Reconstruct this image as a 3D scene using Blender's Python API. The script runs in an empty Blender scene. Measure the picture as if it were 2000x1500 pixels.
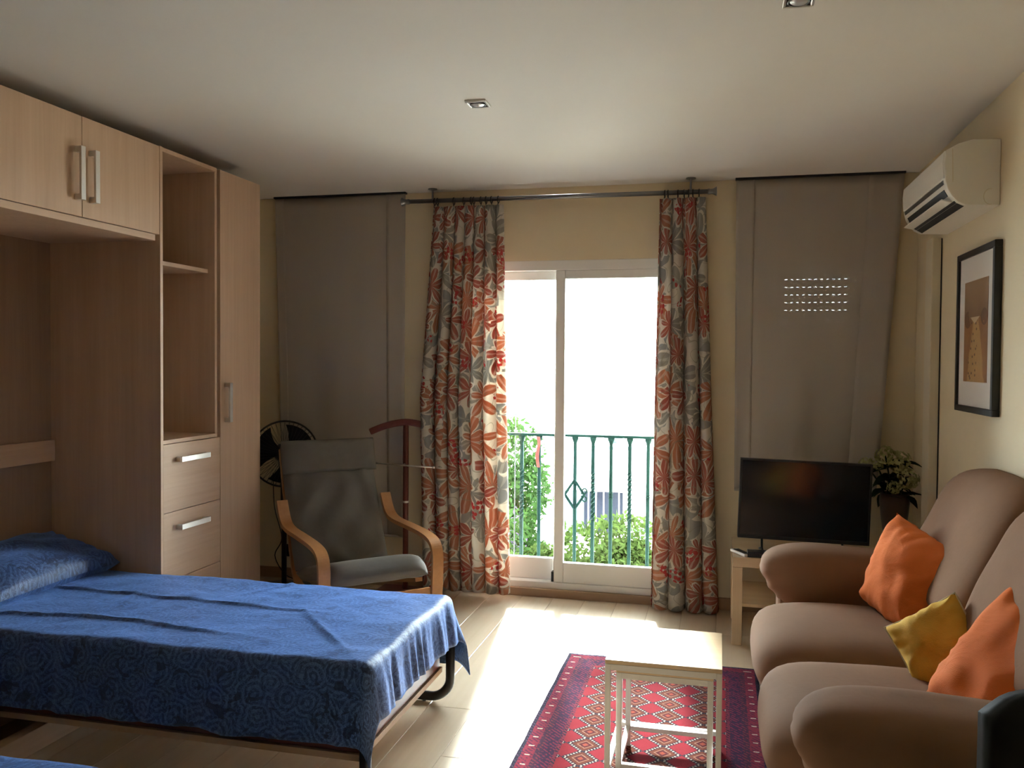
import bpy, bmesh, math, random
from mathutils import Vector, Matrix, noise
random.seed(7)
PI = math.pi
scene = bpy.context.scene
C = scene.collection

# ------------------------------------------------------------------ camera
cam_d = bpy.data.cameras.new('camera'); cam = bpy.data.objects.new('camera', cam_d); C.objects.link(cam)
cam_d.sensor_width = 36.0; cam_d.lens = 36.0 * 1680.0 / 2000.0; cam_d.clip_start = 0.05; cam_d.clip_end = 300
H = 1.4404
cam.matrix_world = Matrix(((0.97177489, -0.01317553, 0.23554188, 0.0),
                           (0.23579618, 0.02322276, -0.97152502, 0.0),
                           (0.00733042, 0.99964349, 0.02567403, H), (0, 0, 0, 1)))
scene.camera = cam
# ------------------------------------------------------------------ world, sun, exposure
world = bpy.data.worlds.new('sky'); scene.world = world; world.use_nodes = True
bg = world.node_tree.nodes['Background']
bg.inputs[0].default_value = (0.88, 0.945, 1.0, 1); bg.inputs[1].default_value = 19.0
sun_d = bpy.data.lights.new('sun', 'SUN'); sun = bpy.data.objects.new('sun', sun_d); C.objects.link(sun)
sun_d.energy = 9.0; sun_d.angle = math.radians(3.5); sun_d.color = (1.0, 0.97, 0.92)
sun.rotation_euler = Vector((0.175, -1.0, -0.575)).to_track_quat('-Z', 'Y').to_euler(); sun.location = (-3, 14, 9)
vs = scene.view_settings
vs.view_transform = 'Standard'; vs.look = 'None'; vs.gamma = 1.0; vs.use_curve_mapping = False; vs.exposure = 1.35
cy = scene.cycles
cy.max_bounces = 14; cy.diffuse_bounces = 8; cy.glossy_bounces = 4; cy.transmission_bounces = 8; cy.transparent_max_bounces = 16
cy.caustics_reflective = True; cy.caustics_refractive = False; cy.sample_clamp_indirect = 8.0; cy.use_denoising = True

# room constants
XL, XR, YB, YF, ZC = -3.11, 1.047, 5.157, -6.5, 2.5
WT = 0.25

# ------------------------------------------------------------------ node helpers
class S:
    def __init__(s, k, nt): s.k = k; s.nt = nt
    def _m(s, op, *a, clamp=False):
        n = s.nt.nodes.new('ShaderNodeMath'); n.operation = op; n.use_clamp = clamp
        for i, v in enumerate((s,) + a):
            if isinstance(v, S): s.nt.links.new(v.k, n.inputs[i])
            else: n.inputs[i].default_value = v
        return S(n.outputs[0], s.nt)
    def __add__(s, o): return s._m('ADD', o)
    def __radd__(s, o): return s._m('ADD', o)
    def __sub__(s, o): return s._m('SUBTRACT', o)
    def __rsub__(s, o): return s._m('MULTIPLY', -1.0)._m('ADD', o)
    def __mul__(s, o): return s._m('MULTIPLY', o)
    def __rmul__(s, o): return s._m('MULTIPLY', o)
    def __truediv__(s, o): return s._m('DIVIDE', o)
    def __pow__(s, o): return s._m('POWER', o)
    def lt(s, o): return s._m('LESS_THAN', o)
    def gt(s, o): return s._m('GREATER_THAN', o)
    def abs(s): return s._m('ABSOLUTE')
    def sin(s): return s._m('SINE')
    def cos(s): return s._m('COSINE')
    def frac(s): return s._m('FRACT')
    def floor(s): return s._m('FLOOR')
    def max(s, o): return s._m('MAXIMUM', o)
    def min(s, o): return s._m('MINIMUM', o)
    def atan2(s, o): return s._m('ARCTAN2', o)
    def sqrt(s): return s._m('SQRT')
    def mod(s, m): return (s / m).frac() * m
    def ramp(s, a, b):
        n = s.nt.nodes.new('ShaderNodeMapRange'); n.clamp = True
        s.nt.links.new(s.k, n.inputs[0]); n.inputs[1].default_value = a; n.inputs[2].default_value = b
        n.inputs[3].default_value = 0; n.inputs[4].default_value = 1
        return S(n.outputs[0], s.nt)

class Mat:
    def __init__(s, name, rough=0.6, spec=0.5, metal=0.0):
        s.m = bpy.data.materials.new(name); s.m.use_nodes = True; s.nt = s.m.node_tree
        s.b = s.nt.nodes['Principled BSDF']; s.out = s.nt.nodes['Material Output']
        s.b.inputs['Roughness'].default_value = rough; s.b.inputs['Specular IOR Level'].default_value = spec
        s.b.inputs['Metallic'].default_value = metal
        s._tc = None
    def col(s, c):
        if isinstance(c, S): s.nt.links.new(c.k, s.b.inputs['Base Color'])
        else: s.b.inputs['Base Color'].default_value = (*c, 1)
        return s
    def coord(s, kind='Object', scale=(1, 1, 1), rot=(0, 0, 0)):
        if s._tc is None: s._tc = s.nt.nodes.new('ShaderNodeTexCoord')
        m = s.nt.nodes.new('ShaderNodeMapping'); m.inputs['Scale'].default_value = scale; m.inputs['Rotation'].default_value = rot
        s.nt.links.new(s._tc.outputs[kind], m.inputs[0]); return S(m.outputs[0], s.nt)
    def xyz(s, v):
        n = s.nt.nodes.new('ShaderNodeSeparateXYZ'); s.nt.links.new(v.k, n.inputs[0])
        return tuple(S(o, s.nt) for o in n.outputs)
    def vec(s, x, y, z=0.0):
        n = s.nt.nodes.new('ShaderNodeCombineXYZ')
        for i, v in enumerate((x, y, z)):
            if isinstance(v, S): s.nt.links.new(v.k, n.inputs[i])
            else: n.inputs[i].default_value = v
        return S(n.outputs[0], s.nt)
    def noise(s, v, scale, detail=4, rough=0.55, dist=0.0):
        n = s.nt.nodes.new('ShaderNodeTexNoise'); s.nt.links.new(v.k, n.inputs['Vector'])
        n.inputs['Scale'].default_value = scale; n.inputs['Detail'].default_value = detail
        n.inputs['Roughness'].default_value = rough; n.inputs['Distortion'].default_value = dist
        return S(n.outputs['Fac'], s.nt)
    def noisec(s, v, scale, detail=2):
        n = s.nt.nodes.new('ShaderNodeTexNoise'); s.nt.links.new(v.k, n.inputs['Vector'])
        n.inputs['Scale'].default_value = scale; n.inputs['Detail'].default_value = detail
        return S(n.outputs['Color'], s.nt)
    def vadd(s, a, b, k=1.0):
        n = s.nt.nodes.new('ShaderNodeVectorMath'); n.operation = 'MULTIPLY_ADD'
        s.nt.links.new(b.k, n.inputs[0]); n.inputs[1].default_value = (k, k, k); s.nt.links.new(a.k, n.inputs[2])
        return S(n.outputs[0], s.nt)
    def vsub(s, a, b):
        n = s.nt.nodes.new('ShaderNodeVectorMath'); n.operation = 'SUBTRACT'
        s.nt.links.new(a.k, n.inputs[0]); s.nt.links.new(b.k, n.inputs[1]); return S(n.outputs[0], s.nt)
    def voro(s, v, scale, rnd=1.0, dim='2D'):
        n = s.nt.nodes.new('ShaderNodeTexVoronoi'); n.voronoi_dimensions = dim; s.nt.links.new(v.k, n.inputs['Vector'])
        n.inputs['Scale'].default_value = scale; n.inputs['Randomness'].default_value = rnd
        return S(n.outputs['Distance'], s.nt), S(n.outputs['Color'], s.nt), S(n.outputs['Position'], s.nt)
    def mix(s, f, a, b):
        n = s.nt.nodes.new('ShaderNodeMix'); n.data_type = 'RGBA'
        for i, v in ((0, f), (6, a), (7, b)):
            if isinstance(v, S): s.nt.links.new(v.k, n.inputs[i])
            elif i == 0: n.inputs[0].default_value = v
            else: n.inputs[i].default_value = (*v, 1)
        return S(n.outputs[2], s.nt)
    def bump(s, h, strength=0.2, dist=0.01):
        n = s.nt.nodes.new('ShaderNodeBump'); n.inputs['Strength'].default_value = strength; n.inputs['Distance'].default_value = dist
        s.nt.links.new(h.k, n.inputs['Height']); s.nt.links.new(n.outputs[0], s.b.inputs['Normal']); s.nrm = n; return s
    def rand(s):
        n = s.nt.nodes.new('ShaderNodeObjectInfo'); return S(n.outputs['Random'], s.nt)
    def translucent(s, f, c, transparent=0.0):
        t = s.nt.nodes.new('ShaderNodeBsdfTranslucent'); mx = s.nt.nodes.new('ShaderNodeMixShader'); mx.inputs[0].default_value = f
        if isinstance(c, S): s.nt.links.new(c.k, t.inputs[0])
        else: t.inputs[0].default_value = (*c, 1)
        s.nt.links.new(s.b.outputs[0], mx.inputs[1]); s.nt.links.new(t.outputs[0], mx.inputs[2]); last = mx
        if transparent:
            tr = s.nt.nodes.new('ShaderNodeBsdfTransparent'); m2 = s.nt.nodes.new('ShaderNodeMixShader'); m2.inputs[0].default_value = transparent
            s.nt.links.new(mx.outputs[0], m2.inputs[1]); s.nt.links.new(tr.outputs[0], m2.inputs[2]); last = m2
        s.nt.links.new(last.outputs[0], s.out.inputs[0]); return s

def plain(name, c, rough=0.6, spec=0.5, metal=0.0, nscale=0, namp=0.0, bump=0.0):
    m = Mat(name, rough, spec, metal)
    if nscale:
        n = m.noise(m.coord(), nscale, 5)
        m.col(m.mix(n, tuple(x * (1 - namp) for x in c), tuple(min(1, x * (1 + namp)) for x in c)))
        if bump: m.bump(n, bump, 0.004)
    else: m.col(c)
    return m

def wood(name, c1, c2, axis='z', scale=1.0, rough=0.5, spec=0.4, rnd=0.0):
    m = Mat(name, rough, spec)
    sc = {'z': (60, 60, 2.2), 'y': (60, 2.2, 60), 'x': (2.2, 60, 60)}[axis]
    v = m.coord('Object', tuple(k * scale for k in sc))
    if rnd:
        r = m.rand(); v = m.vadd(v, m.vec(r * 37.0, r * 11.0, r * 23.0))
    n = m.noise(v, 1.0, 6, 0.6, 0.6); n2 = m.noise(v, 0.22, 3, 0.5, 0.3)
    f = (n * 0.6 + n2 * 0.6).ramp(0.35, 0.85)
    c = m.mix(f, c1, c2)
    if rnd: c = m.mix(m.rand() * rnd, c, tuple(x * 0.72 for x in c1))
    m.col(c); m.bump(n, 0.06, 0.002)
    return m

# ------------------------------------------------------------------ materials
M = {}
M['wall'] = plain('wall_paint', (0.70, 0.60, 0.42), 0.75, 0.25, nscale=9, namp=0.03, bump=0.05)
M['ceiling'] = plain('ceiling_paint', (0.66, 0.63, 0.60), 0.7, 0.25, nscale=6, namp=0.02)
M['base'] = wood('skirting_wood', (0.30, 0.19, 0.11), (0.40, 0.26, 0.16), 'x')
M['floor'] = wood('floor_laminate', (0.60, 0.475, 0.335), (0.68, 0.55, 0.40), 'y', 0.6, 0.22, 0.8, 0.12)
M['floor'].b.inputs['Coat Weight'].default_value = 0.8; M['floor'].b.inputs['Coat Roughness'].default_value = 0.2
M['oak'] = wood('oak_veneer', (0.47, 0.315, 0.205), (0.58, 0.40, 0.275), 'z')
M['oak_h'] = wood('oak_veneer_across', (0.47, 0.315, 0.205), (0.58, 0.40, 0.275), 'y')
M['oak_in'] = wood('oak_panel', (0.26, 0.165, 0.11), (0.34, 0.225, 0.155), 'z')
M['bedboard'] = wood('bed_board_oak', (0.42, 0.27, 0.16), (0.55, 0.37, 0.23), 'x')
M['birch'] = wood('birch_veneer', (0.60, 0.44, 0.27), (0.70, 0.54, 0.35), 'z', 0.8)
M['birch_x'] = wood('birch_veneer_top', (0.58, 0.42, 0.25), (0.68, 0.51, 0.32), 'x', 0.8, 0.2)
M['birch_x'].b.inputs['Coat Weight'].default_value = 0.6; M['birch_x'].b.inputs['Coat Roughness'].default_value = 0.2
M['bent'] = wood('bent_birch', (0.38, 0.17, 0.06), (0.48, 0.23, 0.09), 'x', 0.7, 0.35)
M['mahog'] = wood('mahogany', (0.10, 0.025, 0.018), (0.16, 0.04, 0.03), 'x', 0.7, 0.35)
M['nickel'] = plain('brushed_nickel', (0.74, 0.72, 0.68), 0.32, 0.5, 1.0, 180, 0.06)
M['steel'] = plain('grey_steel', (0.24, 0.25, 0.27), 0.3, 0.5, 1.0, 90, 0.05)
M['black'] = plain('black_enamel', (0.012, 0.012, 0.014), 0.35, 0.5, 0.0, 60, 0.1)
M['dark'] = plain('dark_plastic', (0.012, 0.014, 0.018), 0.45, 0.4, 0, 80, 0.1)
M['blade'] = plain('fan_blade', (0.010, 0.011, 0.015), 0.9, 0.1, 0, 40, 0.1)
M['white_pvc'] = plain('white_lacquer', (0.78, 0.77, 0.74), 0.3, 0.5, 0, 5, 0.02)
M['white_metal'] = plain('white_metal', (0.72, 0.70, 0.66), 0.35, 0.5, 0, 20, 0.03)
M['ac'] = plain('ac_plastic', (0.76, 0.73, 0.66), 0.35, 0.5, 0, 4, 0.02)
M['trunk'] = plain('trunking_plastic', (0.68, 0.61, 0.46), 0.45, 0.4, 0, 5, 0.02)
M['shutter'] = plain('shutter_slat', (0.45, 0.42, 0.38), 0.5, 0.4, 0, 12, 0.05)
M['plaster'] = plain('white_render', (0.80, 0.79, 0.76), 0.9, 0.1, 0, 14, 0.05)
M['iron'] = plain('green_iron', (0.005, 0.021, 0.0175), 0.8, 0.1, 0, 40, 0.15)
M['tileblue'] = plain('blue_tiles', (0.025, 0.065, 0.075), 0.5, 0.5, 0, 30, 0.3)
M['ground'] = plain('garden_soil', (0.34, 0.30, 0.24), 0.9, 0.2, 0, 3, 0.3)
M['mat'] = plain('picture_mount', (0.66, 0.62, 0.58), 0.8, 0.2, 0, 30, 0.02)
M['vase'] = plain('brown_ceramic', (0.07, 0.04, 0.03), 0.35, 0.5, 0, 12, 0.25)
M['pot'] = plain('faded_red_cloth', (0.16, 0.035, 0.03), 0.6, 0.3, 0, 30, 0.2)
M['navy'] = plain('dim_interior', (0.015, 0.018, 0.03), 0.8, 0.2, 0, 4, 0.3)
M['shutterblue'] = plain('blue_grey_shutter', (0.05, 0.07, 0.09), 0.6, 0.3, 0, 12, 0.1)
M['lens'] = plain('lamp_glass', (0.55, 0.58, 0.62), 0.12, 0.6, 0.2, 50, 0.05)

def fabric(name, c, rough=0.9, sheen=0.3, scale=420, amp=0.12, big=5, bigamp=0.12, bumps=0.12, cr=26):
    m = Mat(name, rough, 0.2)
    v = m.coord()
    n = m.noise(v, scale, 2); n2 = m.noise(v, big, 4)
    a = m.mix(n2, tuple(x * (1 - bigamp) for x in c), tuple(x * (1 + bigamp) for x in c))
    m.col(m.mix(n * amp, a, tuple(x * 0.5 for x in c)))
    m.b.inputs['Sheen Weight'].default_value = sheen; m.b.inputs['Sheen Roughness'].default_value = 0.4
    m.b.inputs['Sheen Tint'].default_value = (min(1, c[0] * 2.5 + 0.1), min(1, c[1] * 2.5 + 0.1), min(1, c[2] * 2.5 + 0.1), 1)
    m.bump(n * 0.1 + m.noise(v, cr, 4, 0.5, 0.8), bumps, 0.006 if cr > 20 else 0.03)
    return m
M['sofa'] = fabric('taupe_velour', (0.225, 0.122, 0.070), 0.9, 0.0)
M['orange'] = fabric('orange_cotton', (0.72, 0.17, 0.035), 0.85, 0.1, bumps=0.3, cr=8)
M['yellow'] = fabric('mustard_cotton', (0.62, 0.36, 0.055), 0.85, 0.1, bumps=0.32, cr=10)
M['suede'] = fabric('grey_brown_suede', (0.125, 0.110, 0.092), 0.7, 0.25, 260, 0.2, 9, 0.2, 0.18)
M['leather'] = fabric('black_leather', (0.010, 0.009, 0.009), 0.7, 0.0, 200, 0.1)
M['piping'] = plain('cream_piping', (0.55, 0.46, 0.30), 0.8, 0.2, 0, 60, 0.1)

m = Mat('linen_blind', 0.9, 0.1)
v = m.coord('Object', (260, 260, 600)); n = m.noise(v, 1.0, 2); v2 = m.coord('Object', (4, 4, 0.25)); n2 = m.noise(v2, 1.0, 3)
bc = m.mix(n2, (0.46, 0.41, 0.36), (0.53, 0.475, 0.42)); bc = m.mix(n * 0.25, bc, (0.36, 0.32, 0.28))
m.col(bc); m.bump(n, 0.1, 0.002); m.translucent(0.04, bc, 0.18); M['blind'] = m

m = Mat('window_glass', 0.02, 0.5)
tr = m.nt.nodes.new('ShaderNodeBsdfTransparent'); tr.inputs[0].default_value = (0.95, 0.985, 0.97, 1)
gl = m.nt.nodes.new('ShaderNodeBsdfGlossy'); gl.inputs['Roughness'].default_value = 0.02
fr = m.nt.nodes.new('ShaderNodeFresnel'); fr.inputs[0].default_value = 1.3
mx = m.nt.nodes.new('ShaderNodeMixShader')
m.nt.links.new(fr.outputs[0], mx.inputs[0]); m.nt.links.new(tr.outputs[0], mx.inputs[1]); m.nt.links.new(gl.outputs[0], mx.inputs[2])
m.nt.links.new(mx.outputs[0], m.out.inputs[0]); M['glass'] = m

m = Mat('tv_screen', 0.12, 0.5); m.col((0.006, 0.010, 0.016)); M['screen'] = m

def palmate(m, uv, scale, petals, radius, off, sharp=0.75):
    """leaf clusters: each cell of a cellular grid carries one fan of pointed leaves"""
    p = m.vadd(uv, m.vec(off, off * 0.37), 1.0)
    d, colr, pos = m.voro(p, scale, 0.55)
    x, y, _ = m.xyz(m.vsub(p, pos)); r1, r2, r3 = m.xyz(colr)
    th = y.atan2(x) + r1 * 6.283
    r = (x * x + y * y).sqrt()
    c = (th * (petals * 0.5)).cos().abs()
    lim = (c ** sharp) * ((th * 0.5).cos().abs() * 0.55 + 0.5) * radius
    inside = r.lt(lim)
    vein = c.gt(0.985)
    return inside, vein, r2, r

def curtain_mat():
    m = Mat('floral_cotton', 0.9, 0.1)
    uv = m.coord('UV'); uv = m.vadd(uv, m.noisec(uv, 7.0), 0.045)
    base = (0.68, 0.63, 0.55)
    c = m.mix(m.noise(uv, 3, 2), base, tuple(x * 0.92 for x in base))
    layers = [(4.2, 2, 0.185, 0.31, (0.30, 0.30, 0.29), (0.36, 0.35, 0.32), 0.0, 1.1),
              (4.0, 5, 0.170, 1.73, (0.29, 0.28, 0.26), (0.36, 0.33, 0.28), 0.15, 0.9),
              (3.7, 7, 0.185, 4.2, (0.40, 0.17, 0.11), (0.48, 0.22, 0.13), 0.30, 0.9),
              (4.5, 6, 0.130, 13.1, (0.42, 0.16, 0.11), (0.37, 0.13, 0.10), 0.45, 0.9)]
    for sc, pet, rad, off, ca, cb, thr, shp in layers:
        halo, _, _, _ = palmate(m, uv, sc, pet, rad * 1.12, off, shp * 0.62)
        ins, vein, r2, r = palmate(m, uv, sc, pet, rad, off, shp)
        lc = m.mix(r2, ca, cb); lc = m.mix(vein * 0.35, lc, base)
        k = r2.gt(thr)
        c = m.mix(halo * k, c, base); c = m.mix(ins * k, c, lc)
    # berries in clusters
    d, colr, pos = m.voro(uv, 34.0, 0.5)
    mask = m.noise(m.vadd(uv, m.vec(3.1, 7.7)), 6.5, 1).gt(0.645)
    c = m.mix(d.lt(0.40) * mask, c, (0.46, 0.07, 0.07))
    # thin stems
    w = m.noise(m.vadd(uv, m.vec(9.0, 2.0)), 4.2, 1)
    stem = ((w * 9.0).frac() - 0.5).abs().lt(0.035)
    c = m.mix(stem * 0.6, c, (0.30, 0.27, 0.20))
    m.col(c); m.bump(m.noise(uv, 300, 2), 0.08, 0.002)
    m.translucent(0.36, c); return m
M['curtain'] = curtain_mat()

def paisley():
    m = Mat('paisley_cotton', 0.5, 0.35)
    uv = m.coord('UV'); uvd = m.vadd(uv, m.noisec(uv, 9.0, 3), 0.06)
    d, colr, pos = m.voro(uvd, 10.0, 0.9); r1, r2, r3 = m.xyz(colr)
    rings = ((d * 34.0).sin() * 0.5 + 0.5)
    fine = ((m.noise(uvd, 30, 3, 0.6, 1.2) * 40.0).sin() * 0.5 + 0.5)
    blot = m.noise(uvd, 16, 3, 0.5, 1.0).gt(0.60)
    f = rings.gt(0.55) * 0.45 + fine.gt(0.62) * 0.5
    c = m.mix(f, (0.018, 0.040, 0.115), (0.080, 0.150, 0.345))
    c = m.mix(blot * 0.75, c, (0.010, 0.017, 0.045))
    m.col(c)
    m.b.inputs['Sheen Weight'].default_value = 0.85; m.b.inputs['Sheen Roughness'].default_value = 0.42; m.b.inputs['Sheen Tint'].default_value = (0.22, 0.42, 1, 1)  # blue of the reflected sky put into sheen and base colour
    m.bump(m.noise(uv, 22, 4) * 1.0 + fine * 0.05, 0.25, 0.01); return m
M['paisley'] = paisley()

def rug_mat():
    m = Mat('wool_rug', 0.95, 0.05)
    x, y, z = m.xyz(m.coord('Object'))
    nx = m.noise(m.coord('Object', (1, 1, 1)), 90, 2)
    x = x + (nx - 0.5) * 0.006; y = y + (nx - 0.5) * 0.006
    px, py = 0.142, 0.116
    u = (x + 10 * px).mod(px) - px / 2; vv = (y + 10 * py).mod(py) - py / 2
    d = u.abs() / 0.062 + vv.abs() / 0.066
    st = (d * 6.0).floor()
    dash = (((u.abs() - vv.abs()) * 54.0).frac()).gt(0.5)
    red = m.mix(m.noise(m.coord(), 14, 3), (0.135, 0.006, 0.012), (0.19, 0.010, 0.020))
    rust = (0.085, 0.020, 0.011); white = (0.36, 0.29, 0.24); navy = (0.010, 0.008, 0.020)
    c = m.mix(d.lt(1.16), red, navy)
    c = m.mix(d.lt(1.08) * d.gt(0.90) * dash, c, white)
    c = m.mix(d.lt(0.82), c, rust)
    c = m.mix(d.lt(0.52) * d.gt(0.45), c, (0.22, 0.12, 0.085))
    c = m.mix(d.lt(0.38), c, (0.05, 0.006, 0.01))
    c = m.mix(d.lt(0.20), c, (0.19, 0.035, 0.02))
    e = 0.446 - x.abs(); ey = 0.70 - y.abs(); e = e.min(ey)
    def stripe(a, b, ca, cb, sc):
        q = m.noise(m.coord(), sc, 2).gt(0.52)
        t = (((x + y) * 46.0).frac()).gt(0.55)
        return e.gt(a) * e.lt(b), m.mix(q, m.mix(t, ca, cb), ca)
    for a, b, ca, cb, sc in ((-1, 0.016, navy, (0.04, 0.02, 0.05), 60), (0.016, 0.062, (0.13, 0.010, 0.024), (0.05, 0.006, 0.025), 45),
                             (0.062, 0.085, (0.03, 0.008, 0.025), (0.12, 0.015, 0.025), 70), (0.085, 0.132, (0.025, 0.007, 0.028), (0.12, 0.010, 0.03), 55),
                             (0.132, 0.148, (0.11, 0.010, 0.025), navy, 60)):
        k, sc_ = stripe(a, b, ca, cb, sc); c = m.mix(k, c, sc_)
    tick = ((e - 0.040).abs().lt(0.010)) * ((((y * 13.0).frac()) - 0.5).abs().lt(0.05)) * (x.abs().gt(0.38))
    c = m.mix(tick, c, white)
    m.col(c); m.bump(m.noise(m.coord(), 420, 2), 0.5, 0.004)
    return m
M['rug'] = rug_mat()

def print_mat():
    """the framed beach print: brown sky, pale sea gap, sandy path with footprints between dunes"""
    m = Mat('beach_print', 0.35, 0.4)
    g = m.coord('Generated'); _, y, z = m.xyz(g)   # y: far->near flipped below, z up
    t = 1.0 - y
    n = m.noise(g, 5, 4)
    sky = m.mix((z - 0.62) / 0.38, (0.20, 0.105, 0.055), (0.33, 0.20, 0.10))
    sea = m.mix(z.lt(0.635), sky, (0.17, 0.075, 0.04))
    dune = m.mix(n, (0.24, 0.10, 0.035), (0.36, 0.17, 0.06))
    path = m.mix(m.noise(g, 18, 3), (0.40, 0.23, 0.085), (0.52, 0.32, 0.13))
    half = (0.66 - z) * 0.42 + 0.10
    onp = (t - 0.52 + (n - 0.5) * 0.15).abs().lt(half)
    low = m.mix(onp, dune, path)
    d, cc, pp = m.voro(m.vec(t * 7.0, z * 13.0), 1.0, 0.9)
    fp = d.lt(0.17) * ((t - 0.42 - (0.6 - z) * -0.1).abs().lt(0.18))
    low = m.mix(fp, low, (0.11, 0.045, 0.02))
    tri = (t - 0.47).abs().lt((z - 0.575) * 3.2) * z.gt(0.575) * z.lt(0.64)
    c = m.mix(z.lt(0.635 + 0.0), sea, low); c = m.mix(tri, c, (0.62, 0.50, 0.36))
    bush = ((t - 0.16) ** 2.0 + (z - 0.62) ** 2.0 * 3.0).lt(0.022) ; bush2 = ((t - 0.86) ** 2.0 + (z - 0.63) ** 2.0 * 3.0).lt(0.02)
    c = m.mix(bush.max(bush2) * n.gt(0.42), c, (0.13, 0.055, 0.025))
    m.col(c); return m
M['print'] = print_mat()

def leafmat(name, c1, c2, trans=0.45):
    m = Mat(name, 0.8, 0.05); n = m.noise(m.coord(), 5, 3); n2 = m.noise(m.coord(), 30, 2)
    c = m.mix(n * 0.5 + n2 * 0.5, c1, c2); m.col(c); m.translucent(trans, c); return m
M['leaf'] = leafmat('garden_leaves', (0.008, 0.024, 0.006), (0.024, 0.046, 0.010))
M['leaf2'] = leafmat('pale_leaves', (0.016, 0.034, 0.007), (0.038, 0.052, 0.012))
M['purple'] = leafmat('lilac_petals', (0.040, 0.030, 0.060), (0.07, 0.05, 0.085))
M['hleaf'] = leafmat('dark_leaves', (0.012, 0.03, 0.016), (0.025, 0.05, 0.025), 0.1)
M['petal'] = leafmat('green_white_petals', (0.34, 0.36, 0.15), (0.50, 0.50, 0.28), 0.2)

# ------------------------------------------------------------------ mesh helpers
class MB:
    def __init__(s): s.v = []; s.f = []; s.uv = None
    def box(s, x0, x1, y0, y1, z0, z1):
        b = len(s.v)
        s.v += [(x0, y0, z0), (x1, y0, z0), (x1, y1, z0), (x0, y1, z0), (x0, y0, z1), (x1, y0, z1), (x1, y1, z1), (x0, y1, z1)]
        s.f += [tuple(b + i for i in q) for q in ((3, 2, 1, 0), (4, 5, 6, 7), (0, 1, 5, 4), (1, 2, 6, 5), (2, 3, 7, 6), (3, 0, 4, 7))]
        return s
    def ring(s, pts): b = len(s.v); s.v += [tuple(p) for p in pts]; return b
    def tube(s, pts, r, n=10, closed=False, sq=None, up=None):
        """sweep a circle (or a rectangle sq=(w,h)) along pts with a steady frame"""
        pts = [Vector(p) for p in pts]; m = len(pts); rs = r if isinstance(r, (list, tuple)) else [r] * m
        tang = []
        for i in range(m):
            if closed: t = pts[(i + 1) % m] - pts[i - 1]
            else: t = pts[min(i + 1, m - 1)] - pts[max(i - 1, 0)]
            tang.append(t.normalized())
        up = Vector(up) if up else (Vector((0, 0, 1)) if abs(tang[0].z) < 0.9 else Vector((1, 0, 0)))
        nrm = (up - tang[0] * up.dot(tang[0])).normalized()
        starts = []
        for i in range(m):
            nrm = (nrm - tang[i] * nrm.dot(tang[i])).normalized(); bn = tang[i].cross(nrm)
            if sq: ps = [pts[i] + bn * (a * sq[0] / 2) + nrm * (b * sq[1] / 2) for a, b in ((-1, -1), (1, -1), (1, 1), (-1, 1))]
            else: ps = [pts[i] + (nrm * math.cos(2 * PI * k / n) + bn * math.sin(2 * PI * k / n)) * rs[i] for k in range(n)]
            starts.append(s.ring(ps))
        k = 4 if sq else n
        for i in range(m if closed else m - 1):
            a, b = starts[i], starts[(i + 1) % m]
            for j in range(k): s.f.append((a + j, a + (j + 1) % k, b + (j + 1) % k, b + j))
        if not closed:
            s.f.append(tuple(starts[0] + j for j in reversed(range(k)))); s.f.append(tuple(starts[-1] + j for j in range(k)))
        return s
    def lathe(s, prof, n=20, c=(0, 0, 0), axis='z', cap=True):
        starts = []
        for r, h in prof:
            ps = []
            for k in range(n):
                a = 2 * PI * k / n; p = (r * math.cos(a), r * math.sin(a), h)
                if axis == 'y': p = (p[0], p[2], p[1])
                if axis == 'x': p = (p[2], p[0], p[1])
                ps.append((p[0] + c[0], p[1] + c[1], p[2] + c[2]))
            starts.append(s.ring(ps))
        for a, b in zip(starts, starts[1:]):
            for j in range(n): s.f.append((a + j, a + (j + 1) % n, b + (j + 1) % n, b + j))
        if cap:
            s.f.append(tuple(starts[0] + j for j in reversed(range(n)))); s.f.append(tuple(starts[-1] + j for j in range(n)))
        return s
    def prism(s, poly, a0, a1, axis='y'):
        """extrude an outline along an axis; outline is (x,z) for y, (y,z) for x, (x,y) for z"""
        def P(p, a): return {'y': (p[0], a, p[1]), 'x': (a, p[0], p[1]), 'z': (p[0], p[1], a)}[axis]
        n = len(poly); a = s.ring([P(p, a0) for p in poly]); b = s.ring([P(p, a1) for p in poly])
        for j in range(n): s.f.append((a + j, a + (j + 1) % n, b + (j + 1) % n, b + j))
        s.f.append(tuple(a + j for j in reversed(range(n)))); s.f.append(tuple(b + j for j in range(n))); return s
    def soft(s, c, h, k=4.0, n=12, warp=None):
        """rounded cushion block: centre c, half sizes h, roundness exponent k"""
        for ax in range(3):
            for sg in (-1, 1):
                b = len(s.v)
                for i in range(n + 1):
                    for j in range(n + 1):
                        q = [0, 0, 0]; q[ax] = sg
                        q[(ax + 1) % 3] = math.tan((2 * i / n - 1) * PI / 4); q[(ax + 2) % 3] = math.tan((2 * j / n - 1) * PI / 4)
                        L = sum(abs(t) ** k for t in q) ** (1 / k)
                        p = [t / L for t in q]
                        w = (c[0] + p[0] * h[0], c[1] + p[1] * h[1], c[2] + p[2] * h[2])
                        if warp: w = warp(w, p)
                        s.v.append(tuple(w))
                for i in range(n):
                    for j in range(n):
                        a = b + i * (n + 1) + j; q = (a, a + n + 1, a + n + 2, a + 1)
                        s.f.append(q if sg > 0 else q[::-1])
        return s
    def grid(s, nu, nv, fn, uvf=None):
        b = len(s.v)
        if uvf and s.uv is None: s.uv = {}
        for i in range(nu + 1):
            for j in range(nv + 1):
                if uvf: s.uv[len(s.v)] = uvf(i / nu, j / nv)
                s.v.append(tuple(fn(i / nu, j / nv)))
        for i in range(nu):
            for j in range(nv):
                a = b + i * (nv + 1) + j; s.f.append((a, a + nv + 1, a + nv + 2, a + 1))
        return s
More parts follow.
